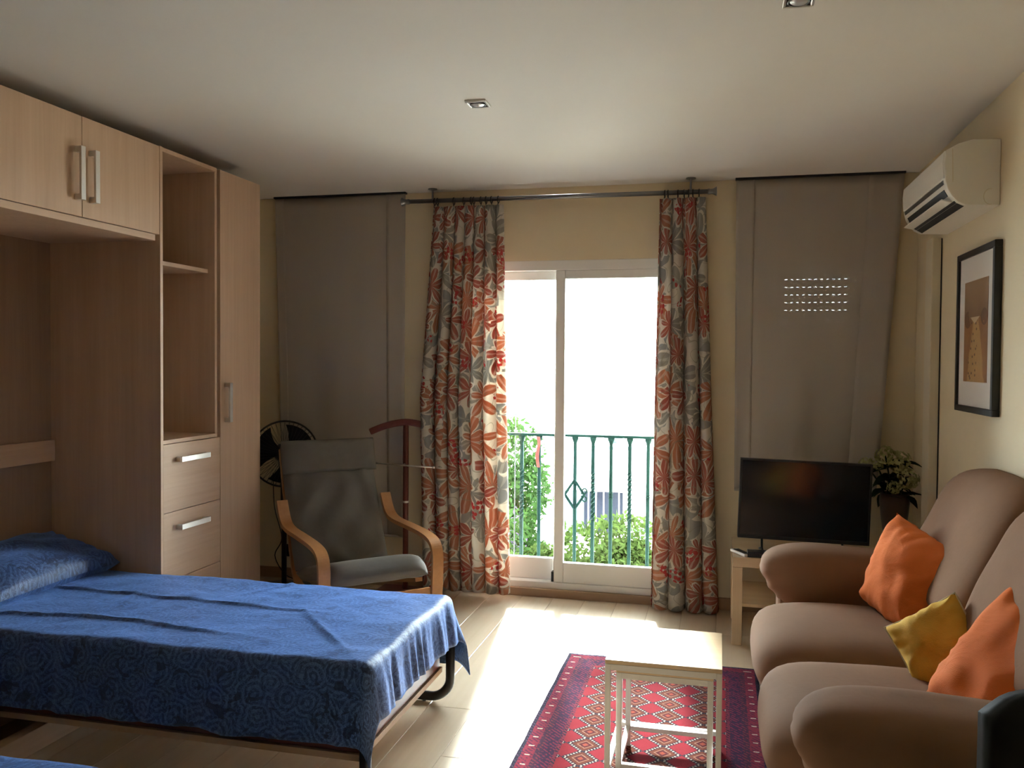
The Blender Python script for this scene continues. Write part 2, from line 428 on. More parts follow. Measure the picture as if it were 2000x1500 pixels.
    def quad(s, a, b, c, d): k = s.ring([a, b, c, d]); s.f.append((k, k + 1, k + 2, k + 3)); return s

def rootloc(o):
    l = Vector((0, 0, 0))
    while o is not None: l += o.location; o = o.parent
    return l
def mk(name, mb, mat, parent=None, bevel=0.0, smooth=False, world=True, loc=None, weld=False, seg=2, solid=0.0):
    off = rootloc(parent) if (parent is not None and world) else (Vector(loc) if loc is not None else Vector((0, 0, 0)))
    me = bpy.data.meshes.new(name)
    me.from_pydata([(x - off.x, y - off.y, z - off.z) for x, y, z in mb.v], [], mb.f)
    if mb.uv:
        ul = me.uv_layers.new(name='UVMap')
        for lp in me.loops: ul.data[lp.index].uv = mb.uv.get(lp.vertex_index, (0, 0))
    bm = bmesh.new(); bm.from_mesh(me)
    if weld: bmesh.ops.remove_doubles(bm, verts=bm.verts, dist=1e-5)
    if not mb.uv: bmesh.ops.recalc_face_normals(bm, faces=bm.faces)
    if bevel: bmesh.ops.bevel(bm, geom=list(bm.edges), offset=bevel, segments=seg, affect='EDGES', profile=0.5)
    bm.to_mesh(me); bm.free()
    me.materials.append(mat.m)
    if smooth:
        for p in me.polygons: p.use_smooth = True
    o = bpy.data.objects.new(name, me); C.objects.link(o)
    if parent is not None: o.parent = parent
    elif loc is not None: o.location = loc
    if solid:
        md = o.modifiers.new('thickness', 'SOLIDIFY'); md.thickness = solid; md.offset = 0
    return o
def tag(o, label=None, cat=None, group=None, kind=None):
    if label: o['label'] = label
    if cat: o['category'] = cat
    if group: o['group'] = group
    if kind: o['kind'] = kind
    return o
def thing(name, label, cat, loc=(0, 0, 0), rotz=0.0, group=None):
    o = bpy.data.objects.new(name, None); C.objects.link(o); o.location = loc; o.rotation_euler = (0, 0, rotz)
    o.empty_display_size = 0.1
    return tag(o, label, cat, group)
def struct(name, mb, mat, parent=None, label=None, **k):
    o = mk(name, mb, mat, parent, **k)
    if parent is None: o['kind'] = 'structure'
    if label: o['label'] = label
    return o
def sroot(name, label, loc=(0, 0, 0)):
    o = bpy.data.objects.new(name, None); C.objects.link(o); o.location = loc; o['kind'] = 'structure'; o['label'] = label; return o
def nz(x, y, z=0.0, s=1.0): return noise.noise(Vector((x * s, y * s, z * s)))
def holes_wall(a0, a1, z0, z1, holes):
    """rectangles that tile a wall with openings (a0,a1,z0,z1 of each)"""
    xs = sorted({a0, a1, *[h[0] for h in holes], *[h[1] for h in holes]}); zs = sorted({z0, z1, *[h[2] for h in holes], *[h[3] for h in holes]})
    out = []
    for i in range(len(xs) - 1):
        for j in range(len(zs) - 1):
            cx, cz = (xs[i] + xs[i + 1]) / 2, (zs[j] + zs[j + 1]) / 2
            if not any(h[0] < cx < h[1] and h[2] < cz < h[3] for h in holes): out.append((xs[i], xs[i + 1], zs[j], zs[j + 1]))
    return out

# ================================================================== THE ROOM
# floor: slab with separate laminate planks
floor = struct('floor', MB().box(XL, XR, YF, YB, -0.06, -0.010), M['floor'], label='pale laminate plank floor running towards the balcony door')
PW, PL = 0.194, 1.29
pm = MB().box(-PW / 2 + .0004, PW / 2 - .0004, -PL / 2 + .0004, PL / 2 - .0004, -0.010, 0)
plank0 = mk('plank', pm, M['floor'], floor, bevel=0.0012, seg=1)
first = True; nx = int(math.ceil((XR - XL) / PW))
for i in range(nx):
    x0 = XL + i * PW; x1 = min(XR, x0 + PW); y = YF - [0, 0.43, 0.86][i % 3] - 0.001
    while y < YB - 0.01:
        a, b = max(y, YF), min(y + PL, YB); y += PL
        if b - a < 0.03 or b < -0.6: continue
        o = plank0 if first else plank0.copy()
        if not first: C.objects.link(o)
        first = False
        o.parent = floor; o.location = ((x0 + x1) / 2, (a + b) / 2, 0); o.scale = ((x1 - x0) / PW, (b - a) / PL, 1)

struct('ceiling', MB().box(XL - WT, XR + WT, YF - WT, YB + WT, ZC, ZC + 0.2), M['ceiling'], label='plain matt off-white ceiling')
struct('wall_left', MB().box(XL - WT, XL, YF, YB, -0.06, ZC), M['wall'], label='cream painted wall behind the fitted cabinets')
struct('wall_right', MB().box(XR, XR + WT, YF, YB, -0.06, ZC), M['wall'], label='cream painted wall behind the sofa')
struct('wall_front', MB().box(XL - WT, XR + WT, YF - WT, YF, -0.06, ZC), M['oak_in'], label='unseen wall behind the camera, made dark to cut bounced light')  # unseen; dark finish and far position invented to reduce light bouncing back
DX0, DX1, DZ1 = -1.52, -0.26, 2.06
WINL = (-2.68, -2.12, 0.9, 1.985); WINR = (0.31, 0.74, 0.9, 1.985)
mb = MB()
for a, b, c_, d in holes_wall(XL - WT, XR + WT, -0.06, ZC, [(DX0, DX1, 0.048, DZ1), WINL, WINR]): mb.box(a, b, YB, YB + WT, c_, d)
struct('wall_back', mb, M['wall'], label='cream painted wall around the balcony door', weld=False)
struct('trim_1', MB().box(DX0 - 0.03, DX1 + 0.03, YB - 0.022, YB, 0, 0.050), M['base'], label='low wooden step board under the balcony door', bevel=0.002)
for nm, x0, x1 in (('baseboard_left', XL, DX0 - 0.03), ('baseboard_right', DX1 + 0.03, XR)):
    struct(nm, MB().box(x0, x1, YB - 0.012, YB, 0, 0.07), M['base'], label='wooden skirting along the back wall, ' + ('armchair side' if 'left' in nm else 'television side'), bevel=0.002)
struct('baseboard_sofa', MB().box(XR - 0.012, XR, YF, YB - 0.012, 0, 0.07), M['base'], label='wooden skirting along the wall behind the sofa', bevel=0.002)

# balcony door: two sliding sashes
dr = sroot('door_1', 'white sliding balcony door with two tall glass sashes', (-0.88, YB + 0.05, 0.048))
mb = MB()
mb.box(DX0, DX0 + 0.05, YB + 0.005, YB + 0.12, 0.048, DZ1); mb.box(DX1 - 0.05, DX1, YB + 0.005, YB + 0.12, 0.048, DZ1)
mb.box(DX0 + 0.05, DX1 - 0.05, YB + 0.005, YB + 0.12, 2.0, DZ1); mb.box(DX0 + 0.05, DX1 - 0.05, YB + 0.005, YB + 0.12, 0.048, 0.088)
mk('door_frame', mb, M['white_pvc'], dr, bevel=0.003)
def sash(x0, x1, y0, y1, stl, zt, zb, zrail):
    b = MB(); b.box(x0, x0 + stl[0], y0, y1, zb, zt); b.box(x1 - stl[1], x1, y0, y1, zb, zt)
    b.box(x0 + stl[0], x1 - stl[1], y0, y1, zt - 0.052, zt); b.box(x0 + stl[0], x1 - stl[1], y0, y1, zb, zrail)
    o = mk('sash', b, M['white_pvc'], dr, bevel=0.004)
    mk('pane', MB().box(x0 + stl[0], x1 - stl[1], (y0 + y1) / 2 - 0.002, (y0 + y1) / 2 + 0.002, zrail, zt - 0.052), M['glass'], o)
    return o
sash(DX0 + 0.05, -0.945, YB + 0.068, YB + 0.108, (0.055, 0.05), 2.0, 0.088, 0.222)
sr = sash(-0.982, DX1 - 0.05, YB + 0.014, YB + 0.054, (0.058, 0.062), 2.0, 0.088, 0.212)
mk('roller_stop', MB().box(-0.998, -0.984, YB + 0.02, YB + 0.06, 0.09, 0.15), M['dark'], dr)

# the two small windows behind the blinds, roller shutters down
def shutter_window(name, label, w, dots):
    x0, x1, z0, z1 = w; r = sroot(name, label, ((x0 + x1) / 2, YB + 0.1, z0))
    b = MB(); f = 0.035
    b.box(x0, x0 + f, YB + 0.08, YB + 0.13, z0, z1); b.box(x1 - f, x1, YB + 0.08, YB + 0.13, z0, z1)
    b.box(x0 + f, x1 - f, YB + 0.08, YB + 0.13, z1 - f, z1); b.box(x0 + f, x1 - f, YB + 0.08, YB + 0.13, z0, z0 + f)
    mk('window_frame', b, M['white_pvc'], r, bevel=0.003)
    mk('pane', MB().box(x0 + f, x1 - f, YB + 0.103, YB + 0.107, z0 + f, z1 - f), M['glass'], r)
    n = 24; hgt = (z1 - z0) / n
    for k in range(n):
        za, zb = z0 + k * hgt, z0 + (k + 1) * hgt
        open_ = dots and k >= n - 6
        b = MB(); b.box(x0, x1, YB + 0.17, YB + 0.18, za, zb - (0.0050 if open_ else 0))
        if open_:                      # a row of short slits lets the daylight in
            m_ = 13; st = (x1 - x0) / m_
            for q in range(m_): b.box(x0 + q * st, x0 + q * st + st * 0.52, YB + 0.17, YB + 0.18, zb - 0.0050, zb)
        mk('slat', b, M['shutter'], r)
shutter_window('window_1', 'small window behind the blind beside the armchair', WINL, False)
shutter_window('window_2', 'small window behind the blind above the television', WINR, True)

# ================================================================== FITTED CABINETS
X0 = -2.5; CT = 2.414; CB = XL + 0.004
Y1, Y2, Y3, YN = 3.476, 3.945, 4.338, 2.455       # niche end, shelf unit end, tall unit end, niche start
T = 0.02
def bar_handle(parent, c, length, axis, mat='nickel'):
    """flat bar on two square posts, standing off a door front"""
    x, y, z = c; b = MB(); w = 0.0125; L = length / 2
    if axis == 'z':
        b.box(x + 0.024, x + 0.034, y - w, y + w, z - L, z + L)
        for s_ in (-1, 1): b.box(x, x + 0.025, y - w * .8, y + w * .8, z + s_ * (L - 0.012) - 0.012, z + s_ * (L - 0.012) + 0.012)
    else:
        b.box(x + 0.024, x + 0.034, y - L, y + L, z - w, z + w)
        for s_ in (-1, 1): b.box(x, x + 0.025, y + s_ * (L - 0.012) - 0.012, y + s_ * (L - 0.012) + 0.012, z - w * .8, z + w * .8)
    return tag(mk('handle', b, M[mat], parent, bevel=0.001, seg=1), 'brushed metal bar handle')
# bed niche with the cupboard over it
t = thing('bed_cabinet', 'tall oak wall-bed niche with a rail across its back panel', 'cabinet', (CB + 0.3, (YN + Y1) / 2, 0))
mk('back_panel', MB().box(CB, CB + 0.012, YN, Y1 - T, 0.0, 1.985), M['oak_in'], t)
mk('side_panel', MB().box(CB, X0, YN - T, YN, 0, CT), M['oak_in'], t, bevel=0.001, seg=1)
mk('cross_rail', MB().box(CB + 0.012, CB + 0.034, YN, Y1 - T, 0.955, 1.055), M['oak_h'], t, bevel=0.002)
mk('plinth', MB().box(X0 + 0.035, X0 + 0.085, YN, Y1 - T, 0.0, 0.085), M['oak_h'], t, bevel=0.002)
t = thing('upper_cabinet', 'two-door oak cupboard bridging over the fold-down bed', 'cabinet', (CB + 0.3, (YN + Y1) / 2, 1.985))
mb = MB().box(CB, X0 - 0.03, YN, Y1 - T, 1.985, 2.005); mb.box(CB, X0 - 0.02, YN, Y1 - T, CT - T, CT)
mb.box(CB, CB + 0.012, YN, Y1 - T, 2.005, CT - T)
mk('carcass', mb, M['oak'], t)
mk('front_edge', MB().box(X0 - 0.03, X0 + 0.002, YN, Y1 - T - 0.035, 1.978, 2.006), M['oak_h'], t, bevel=0.001)
ys = 2.966
for a, b in ((YN, ys - 0.0015), (ys + 0.0015, Y1 - T - 0.0012)):
    d = mk('door', MB().box(X0 - 0.02, X0, a, b, 2.010, CT - 0.002), M['oak'], t, bevel=0.0012, seg=1)
    bar_handle(d, (X0, (b - 0.03) if a == YN else (a + 0.048), 2.178), 0.212, 'z')
# open shelf unit with drawers
t = thing('shelf_cabinet', 'oak unit with open shelves above a stack of drawers', 'cabinet', (CB + 0.3, (Y1 + Y2) / 2, 0))
mk('side_panel', MB().box(CB, X0 + 0.002, Y1 - T, Y1, 0, CT), M['oak'], t, bevel=0.001, seg=1)
mk('side_panel', MB().box(CB, X0 - 0.012, Y2 - T - 0.01, Y2 - 0.01, 0, CT), M['oak'], t, bevel=0.001, seg=1)
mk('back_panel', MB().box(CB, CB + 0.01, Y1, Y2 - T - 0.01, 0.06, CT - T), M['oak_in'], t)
mk('top_panel', MB().box(CB, X0 - 0.002, Y1, Y2 - T - 0.01, CT - T, CT - 0.001), M['oak'], t)
mk('shelf', MB().box(CB + 0.01, X0 - 0.05, Y1, Y2 - T - 0.012, 1.882, 1.902), M['oak_h'], t, bevel=0.001, seg=1)
mk('shelf', MB().box(CB + 0.01, X0 - 0.002, Y1, Y2 - T - 0.01, 1.046, 1.064), M['oak_h'], t, bevel=0.001, seg=1)
for z0, z1 in ((0.724, 1.043), (0.402, 0.721), (0.080, 0.399)):
    d = mk('drawer', MB().box(X0 - 0.02, X0, Y1 + 0.002, Y2 - 0.004, z0, z1), M['oak_h'], t, bevel=0.0012, seg=1)
    bar_handle(d, (X0, 3.69, z1 - 0.075), 0.235, 'y')
mk('plinth', MB().box(CB, X0 - 0.04, Y1, Y2 - T - 0.01, 0, 0.075), M['oak_h'], t)
# tall unit
t = thing('tall_cabinet', 'tall narrow single-door oak cupboard at the end of the row', 'cabinet', (CB + 0.3, (Y2 + Y3) / 2, 0))
mk('carcass', MB().box(CB, X0 - 0.022, Y2 - 0.008, Y3, 0, CT), M['oak'], t, bevel=0.001, seg=1)
d = mk('door', MB().box(X0 - 0.02, X0, Y2, Y3, 0.07, CT - 0.002), M['oak'], t, bevel=0.0012, seg=1)
bar_handle(d, (X0, Y2 + 0.05, 1.219), 0.205, 'z')

# ================================================================== BEDS
def bed(y0, y1, x1, label, spread_label, top=0.465, spare=False):
    xb = CB + 0.05 if not spare else XL + 0.03
    t = thing('fold_down_bed', label, 'bed', ((xb + x1) / 2, (y0 + y1) / 2, 0))
    mk('base_board', MB().box(xb, x1 - 0.062, y0 + 0.03, y1 - 0.02, 0.140, 0.162), M['bedboard'], t, bevel=0.001, seg=1)
    mk('bed_frame', MB().box(xb, x1 - 0.070, y0 + 0.04, y1 - 0.028, 0.163, 0.255), M['mahog'], t, bevel=0.004)
    mk('mattress', MB().soft(((xb + x1) / 2, (y0 + y1) / 2, 0.358), ((x1 - xb) / 2 - 0.040, (y1 - y0) / 2 - 0.020, 0.095), 10, 10), M['paisley'], t, smooth=True, weld=True)
    xl = x1 - 0.035; R = 0.085; r = 0.0195
    for yy in (y0 + 0.004, y1 + 0.005):      # J-shaped tube legs: down, then back along the floor
        pts = [(xl, yy, 0.30), (xl, yy, R + r + 0.004)]
        for k in range(1, 9): a = k / 8 * PI / 2; pts.append((xl - R + R * math.cos(a), yy, R + r + 0.004 - R * math.sin(a)))
        pts.append((xl - 0.42, yy, r + 0.004))
        leg = mk('leg', MB().tube(pts, r, 12, up=(0, 1, 0)), M['black'], t, smooth=True)
        for dx in (0.115, 0.38): mk('foot_pad', MB().lathe([(0.008, 0.0), (0.008, 0.012)], 10, (xl - dx, yy, 0)), M['black'], leg)
    # bedspread: cloth that lies on the mattress and hangs over three sides
    ov_f, ov_n, ov_b = 0.175, 0.245, 0.30; Lx = x1 - xb - 0.02; W = y1 - y0; rr = 0.032
    def cloth(u, v):
        a = u * (Lx + ov_f); b = -ov_n + v * (W + ov_n + ov_b)
        ex = max(0.0, a - Lx + rr); ey = max(0.0, rr - b) if b < rr else (max(0.0, b - W + rr))
        sy = -1 if b < rr else 1
        dd = math.hypot(ex, ey)
        bx = min(a, Lx - rr); by = min(max(b, rr), W - rr)
        if dd > 0:
            ux, uy = ex / dd, sy * ey / dd
            if dd < rr * PI / 2: out = rr * math.sin(dd / rr); drop = rr * (1 - math.cos(dd / rr))
            else: out = rr + 0.13 * (dd - rr * PI / 2); drop = rr + (dd - rr * PI / 2) * 0.985
            if b > W and ex == 0: out = min(out, rr * 0.8) if bx + xb < X0 + 0.3 else out
            cr = min(1.0, drop / 0.1)
            if sy > 0 and ex > 0: out += 0.20 * max(0, dd - 0.08) * min(1, ey / 0.1)
            ruf = cr * (0.0035 * math.sin((bx * 0.6 - by * 2.0) * 30 + 9 * nz(bx, by, 1, 5)) + 0.016 * nz(bx, by, 3, 11) + 0.007 * nz(bx, by, 6, 30))
            px = xb + bx + ux * (out + ruf); py = y0 + by + uy * (out + ruf)
            z = top - drop + 0.010 * cr * nz(bx, by, 7, 7)
        else: px, py, z = xb + bx, y0 + by, top
        f = max(0.0, 1 - dd / 0.06)
        z += f * (0.0065 * nz(px, py, 0, 4.5) + 0.003 * nz(px, py, 5, 13))
        def crease(dist, w, h_): return h_ * math.exp(-(dist / w) ** 2)
        z += f * (crease(py - y0 - 0.20 - 0.03 * math.sin(px * 5), 0.010, 0.011) * max(0, min(1, (-1.55 - px) * 3)) +
                  crease(py - y0 - 0.52 + 0.05 * (px + 2), 0.009, 0.010) * max(0, min(1, (-1.35 - px) * 2.5)) +
                  crease((px + 1.95) - 0.55 * (py - y0 - 0.6), 0.010, 0.009) * max(0, min(1, (py - y0 - 0.55) * 4)) +
                  crease((px + 1.42) + 0.9 * (py - y0 - 0.35), 0.012, 0.010) * math.exp(-((py - y0 - 0.3) / 0.2) ** 2) +
                  crease((px + 2.3) + 0.3 * (py - y0 - 0.4), 0.014, 0.008) * math.exp(-((py - y0 - 0.45) / 0.15) ** 2))
        if spare: z = max(z, 0.02)
        return (px, py, z)
    sp = mk('bedspread', MB().grid(150, 110, cloth, lambda u, v: (u * 2.1, v * 1.45)), M['paisley'], None, smooth=True, loc=((xb + x1) / 2, (y0 + y1) / 2, top), solid=0.004)
    tag(sp, spread_label, 'bedspread')
    return t
bed(2.535, 3.425, -1.055, 'oak-based fold-down bed on a black tube leg by the cabinets', 'blue paisley bedspread draped over the bed by the cabinets')
bed(0.80, 1.742, -1.20, 'second fold-down bed, just entering the bottom left corner', 'blue paisley bedspread cut off by the bottom left corner', 0.475, True)

def pillow_mesh(hx, hy, hz, n=30, pinch=0.055, seed=0.0, wr=0.024, uvs=1.0):
    b = MB()
    for sg in (1, -1):
        def fn(u, v):
            a, c = 2 * u - 1, 2 * v - 1
            ea = 1 - abs(a) ** 2.6; ec = 1 - abs(c) ** 2.6
            th = hz * (max(0, ea) * max(0, ec)) ** 0.44
            x = hx * a * (1 - pinch * (1 - c * c) * abs(a) ** 3); y = hy * c * (1 - pinch * (1 - a * a) * abs(c) ** 3)
            rim = (abs(a) ** 4 + abs(c) ** 4) * 0.5
            ang = math.atan2(c, a)
            w = wr * (0.6 * nz(a + seed, c, sg, 2.2) + 0.5 * rim * math.sin(ang * 17 + 5 * nz(a, c, seed, 1.5))) * min(1, 6 * (th / hz))
            return (x, y, sg * (th + w * (1 if th > 0 else 0)))
        b.grid(n, n, fn, lambda u, v: (u * 2 * hx * uvs + seed, v * 2 * hy * uvs + sg))
    return b
def place_pillow(name, label, cat, mat, loc, ax, ay, hx, hy, hz, group=None, seed=0.0, pipe=False, wr=0.024):
    """ax, ay: directions of the pillow's own x and y edges"""
    ax = Vector(ax).normalized(); ay = Vector(ay); ay = (ay - ax * ay.dot(ax)).normalized(); az = ax.cross(ay)
    b = pillow_mesh(hx, hy, hz, seed=seed, wr=wr)
    pts = [ax * x + ay * y + az * z for x, y, z in b.v]
    zmin = min(p.z for p in pts); base = Vector(loc)
    b.v = [tuple(base + p) for p in pts]
    if pipe:
        t = thing(name, label, cat, (base.x, base.y, base.z + zmin), group=group)
        mk('cover', b, mat, t, smooth=True)
        ring = []
        for k in range(4):
            for q in range(10):
                s_ = -1 + 2 * q / 10; a, c = ((s_, -1), (1, s_), (-s_, 1), (-1, -s_))[k]
                x = hx * a * (1 - 0.055 * (1 - c * c)); y = hy * c * (1 - 0.055 * (1 - a * a)); ring.append(base + ax * x * 1.005 + ay * y * 1.005)
        mk('piping', MB().tube(ring, 0.0035, 6, closed=True), M['piping'], t, smooth=True)
        return t
    o = mk(name, b, mat, None, smooth=True, loc=(base.x, base.y, base.z + zmin)); return tag(o, label, cat, group)
place_pillow('bed_pillow', 'plump blue paisley pillow at the head of the bed', 'pillow', M['paisley'], (-2.905, 3.075, 0.545), (0.93, 0.0, -0.26), (0.02, 1, 0.0), 0.20, 0.375, 0.085, seed=2.0)

# ================================================================== WINDOW DRESSING
rod = thing('curtain_rod', 'grey metal curtain rod with flared ends above the balcony door', 'curtain rod', (-0.98, 5.05, 2.42))
RZ0, RZ1 = 2.427, 2.419
def rz(x): return RZ0 + (RZ1 - RZ0) * (x + 1.92) / 1.87
mk('rod', MB().tube([(-1.90, 5.05, rz(-1.90)), (-0.07, 5.05, rz(-0.07))], 0.0135, 14), M['steel'], rod, smooth=True)
for x, s_ in ((-1.885, -1), (-0.085, 1)):
    mk('finial', MB().lathe([(0.0145, 0), (0.0165, s_ * 0.004), (0.0165, s_ * 0.012), (0.0145, s_ * 0.016), (0.0165, s_ * 0.03), (0.026, s_ * 0.046), (0.028, s_ * 0.05), (0.018, s_ * 0.052)], 18, (x, 5.05, rz(x)), 'x'), M['steel'], rod, smooth=True)
for x in (-1.735, -0.18):
    b = MB().lathe([(0.028, ZC - 0.006), (0.028, ZC)], 18, (x, 5.05, 0)); b.tube([(x, 5.05, ZC - 0.005), (x, 5.05, rz(x) + 0.012)], 0.006, 8)
    mk('bracket', b, M['steel'], rod)
def curtain(label, L, R, zb, folds, amp, seed, rings, usc, flip):
    xm = (L[1] + R[1]) / 2; t = thing('curtain', label, 'curtain', (xm, 5.05, zb), group=None)
    zt = 2.388
    def ed(k, z):
        f = (z - zb) / (zt - zb)
        if f > 0.5: return k[1] + (k[0] - k[1]) * (f - 0.5) / 0.5
        return k[2] + (k[1] - k[2]) * f / 0.5
    def fn(u, v):
        z = zb + v * (zt - zb); a, b = ed(L, z), ed(R, z)
        low = 1 - v
        ph = u * folds * 2 * PI + 1.3 * nz(u * 3, seed, 0, 1.7) + 0.35 * nz(u * 5, v * 2, seed)
        am = amp * (0.38 + 0.75 * min(1, low * 3)) * (0.75 + 0.45 * nz(u * 4, seed, 2))
        top = max(0, (v - 0.93) / 0.07)
        y = 5.05 + am * math.sin(ph) + 0.006 * top * math.sin(u * folds * 9 * PI)
        x = a + (b - a) * u + (b - a) / folds * 0.22 * math.cos(ph) * (0.6 + 0.4 * low)
        y = min(y, YB - 0.028)
        return (x, y, z + 0.006 * math.sin(ph) * (1 if v == 0 else 0))
    o = mk('fabric', MB().grid(folds * 16, 60, fn, lambda u, v: (u * usc * (1 if not flip else -1) + seed, v * 2.37)), M['curtain'], t, smooth=True, solid=0.002)
    for x in rings:
        ring = [(x + 0.004 * math.sin(x * 90), 5.05 + 0.021 * math.cos(2 * PI * k / 14), rz(x) - 0.006 + 0.021 * math.sin(2 * PI * k / 14)) for k in range(14)]
        b = MB().tube(ring, 0.0028, 6, closed=True); b.tube([(x, 5.05, rz(x) - 0.026), (x, 5.05, zt - 0.004)], 0.0022, 6)
        mk('ring', b, M['dark'], t, smooth=True)
    return t
curtain('floral curtain gathered on the armchair side of the balcony door', (-1.735, -1.825, -1.80), (-1.292, -1.272, -1.245), 0.035, 7, 0.042, 0.0,
        (-1.725, -1.70, -1.60, -1.535, -1.485, -1.47, -1.425, -1.395, -1.36, -1.32), 1.25, False)
curtain('floral curtain gathered on the television side of the balcony door', (-0.362, -0.385, -0.40), (-0.105, -0.062, -0.015), 0.012, 4, 0.040, 5.37,
        (-0.33, -0.305, -0.255, -0.215, -0.195, -0.165, -0.135), 0.9, True)
def blind(label, xa, xb, xa2, xb2, zb, layers):
    t = thing('panel_blind', label, 'blind', ((xa + xb) / 2, 5.115, zb))
    zt = 2.488
    def fn(u, v):
        z = zb + v * (zt - zb); a = xa2 + (xa - xa2) * v; b = xb2 + (xb - xb2) * v
        x = a + (b - a) * u
        y = 5.110 + (1 - v) * (0.010 * math.sin(u * 11 + xa * 5) + 0.008 * math.sin(u * 23 + 1)) + 0.003 * nz(u * 4, v * 3, xa)
        return (x, y, z)
    mk('fabric', MB().grid(60, 30, fn), M['blind'], t, smooth=True, solid=0.0015)
    for (u0, u1) in layers:      # folded side hems, a second layer of cloth
        mk('side_hem', MB().grid(6, 30, lambda u, v: (lambda p: (p[0], p[1] - 0.004, p[2]))(fn(u0 + (u1 - u0) * u, v))), M['blind'], t, smooth=True, solid=0.0015)
    mk('head_rail', MB().box(xa - 0.005, xb + 0.005, 5.095, 5.130, zt, ZC), M['dark'], t, bevel=0.002)
    mk('bottom_bar', MB().tube([(xa2, 5.110, zb), (xb2, 5.110, zb)], 0.008, 8), M['blind'], t, smooth=True)
blind('taupe panel blind hanging behind the grey armchair', -2.835, -1.935, -2.775, -1.935, 0.33, ((0.0, 0.07), (0.86, 1.0)))
blind('taupe panel blind hanging behind the television', 0.073, 0.965, 0.085, 0.845, 0.715, ((0.0, 0.115), (0.80, 1.0)))

# ================================================================== ARMCHAIR (local: x forward, y to its left, z up)
AC = thing('armchair', 'bentwood armchair with a grey-brown cushion and head pillow', 'armchair', (-1.93, 4.31, 0), -PI / 4)
def smooth_path(pts, sub=6):
    P = [Vector(p) for p in pts]; out = []
    for i in range(len(P) - 1):
        p0, p1, p2, p3 = P[max(i - 1, 0)], P[i], P[i + 1], P[min(i + 2, len(P) - 1)]
        for k in range(sub):
            t_ = k / sub
            out.append(0.5 * ((2 * p1) + (-p0 + p2) * t_ + (2 * p0 - 5 * p1 + 4 * p2 - p3) * t_ * t_ + (-p0 + 3 * p1 - 3 * p2 + p3) * t_ ** 3))
    out.append(P[-1]); return out
def strip(pts, y0, y1, th):
    """bent laminated band in the xz plane between y0 and y1"""
    b = MB(); n = len(pts); rows = []
    for i in range(n):
        a = pts[max(i - 1, 0)]; c = pts[min(i + 1, n - 1)]; d = (c - a).normalized(); nn = Vector((-d.z, 0, d.x))
        p, q = pts[i] + nn * th / 2, pts[i] - nn * th / 2
        rows.append(b.ring([(p.x, y0, p.z), (p.x, y1, p.z), (q.x, y1, q.z), (q.x, y0, q.z)]))
    for a, c in zip(rows, rows[1:]):
        for j in range(4): b.f.append((a + j, a + (j + 1) % 4, c + (j + 1) % 4, c + j))
    b.f.append((rows[0], rows[0] + 3, rows[0] + 2, rows[0] + 1)); b.f.append(tuple(rows[-1] + j for j in range(4)))
    return b
arm_path = smooth_path([(-0.62, 0, 0.012), (-0.20, 0, 0.010), (0.24, 0, 0.010), (0.375, 0, 0.030), (0.405, 0, 0.12), (0.415, 0, 0.30), (0.420, 0, 0.425),
                        (0.385, 0, 0.492), (0.29, 0, 0.518), (0.10, 0, 0.528), (-0.12, 0, 0.536), (-0.21, 0, 0.572), (-0.275, 0, 0.665)], 6)
for s_ in (-1, 1):
    a, b_ = s_ * 0.275, s_ * 0.335
    mk('side_frame', strip(arm_path, min(a, b_), max(a, b_), 0.022), M['bent'], AC, world=False, smooth=False, bevel=0.0)
back_path = smooth_path([(0.33, 0, 0.295), (0.10, 0, 0.245), (-0.12, 0, 0.215), (-0.22, 0, 0.27), (-0.33, 0, 0.52), (-0.43, 0, 0.78), (-0.475, 0, 0.93)], 6)
for s_ in (-1, 1):
    a, b_ = s_ * 0.222, s_ * 0.262
    mk('seat_rail', strip(back_path, min(a, b_), max(a, b_), 0.02), M['bent'], AC, world=False)
mk('stretcher', MB().box(0.385, 0.404, -0.275, 0.275, 0.185, 0.265), M['bent'], AC, world=False, bevel=0.003)
mk('stretcher', MB().box(-0.46, -0.44, -0.335, 0.335, 0.004, 0.045), M['bent'], AC, world=False, bevel=0.003)
def cushion(path, hw, th, hump, seed, n=22, ends=True):
    """padded cushion that follows a profile path: closed skin around a thickness"""
    b = MB(); N = len(path)
    for sg in (1, -1):
        def fn(u, v):
            i = u * (N - 1); k = min(int(i), N - 2); t_ = i - k; p = path[k].lerp(path[k + 1], t_)
            d = (path[k + 1] - path[k]).normalized(); nn = Vector((-d.z, 0, d.x))
            c = 2 * v - 1
            eu = max(0.0, 1 - abs(2 * u - 1) ** 9) ** 0.5; ev = max(0.0, 1 - abs(c) ** 6) ** 0.5
            w = hump * (math.sin(c * 9 + 6 * nz(u * 2, c, seed)) * 0.5 + nz(u * 6, c * 1.6, seed + 3) + 0.6 * math.sin((c * 2 + u * 6) * 4)) * eu * ev
            q = p + nn * (sg * th / 2 * eu * ev + (w if sg > 0 else 0))
            return (q.x, c * hw * (1 - 0.012 * (1 - eu)), q.z)
        b.grid(N * 3, n, fn)
    return b
N1 = smooth_path([(0.405, 0, 0.335), (0.33, 0, 0.392), (0.12, 0, 0.338), (-0.10, 0, 0.288), (-0.165, 0, 0.285)], 5)[::-1]
mk('seat_cushion', cushion(N1[::-1], 0.262, 0.085, 0.007, 1.0), M['suede'], AC, world=False, smooth=True)
N2 = smooth_path([(-0.135, 0, 0.300), (-0.20, 0, 0.42), (-0.30, 0, 0.64), (-0.395, 0, 0.86), (-0.425, 0, 0.955)], 5)
bk = mk('back_cushion', cushion(N2[::-1], 0.272, 0.085, 0.014, 4.0), M['suede'], AC, world=False, smooth=True)
N3 = smooth_path([(-0.335, 0, 0.800), (-0.365, 0, 0.88), (-0.388, 0, 0.985)], 6)
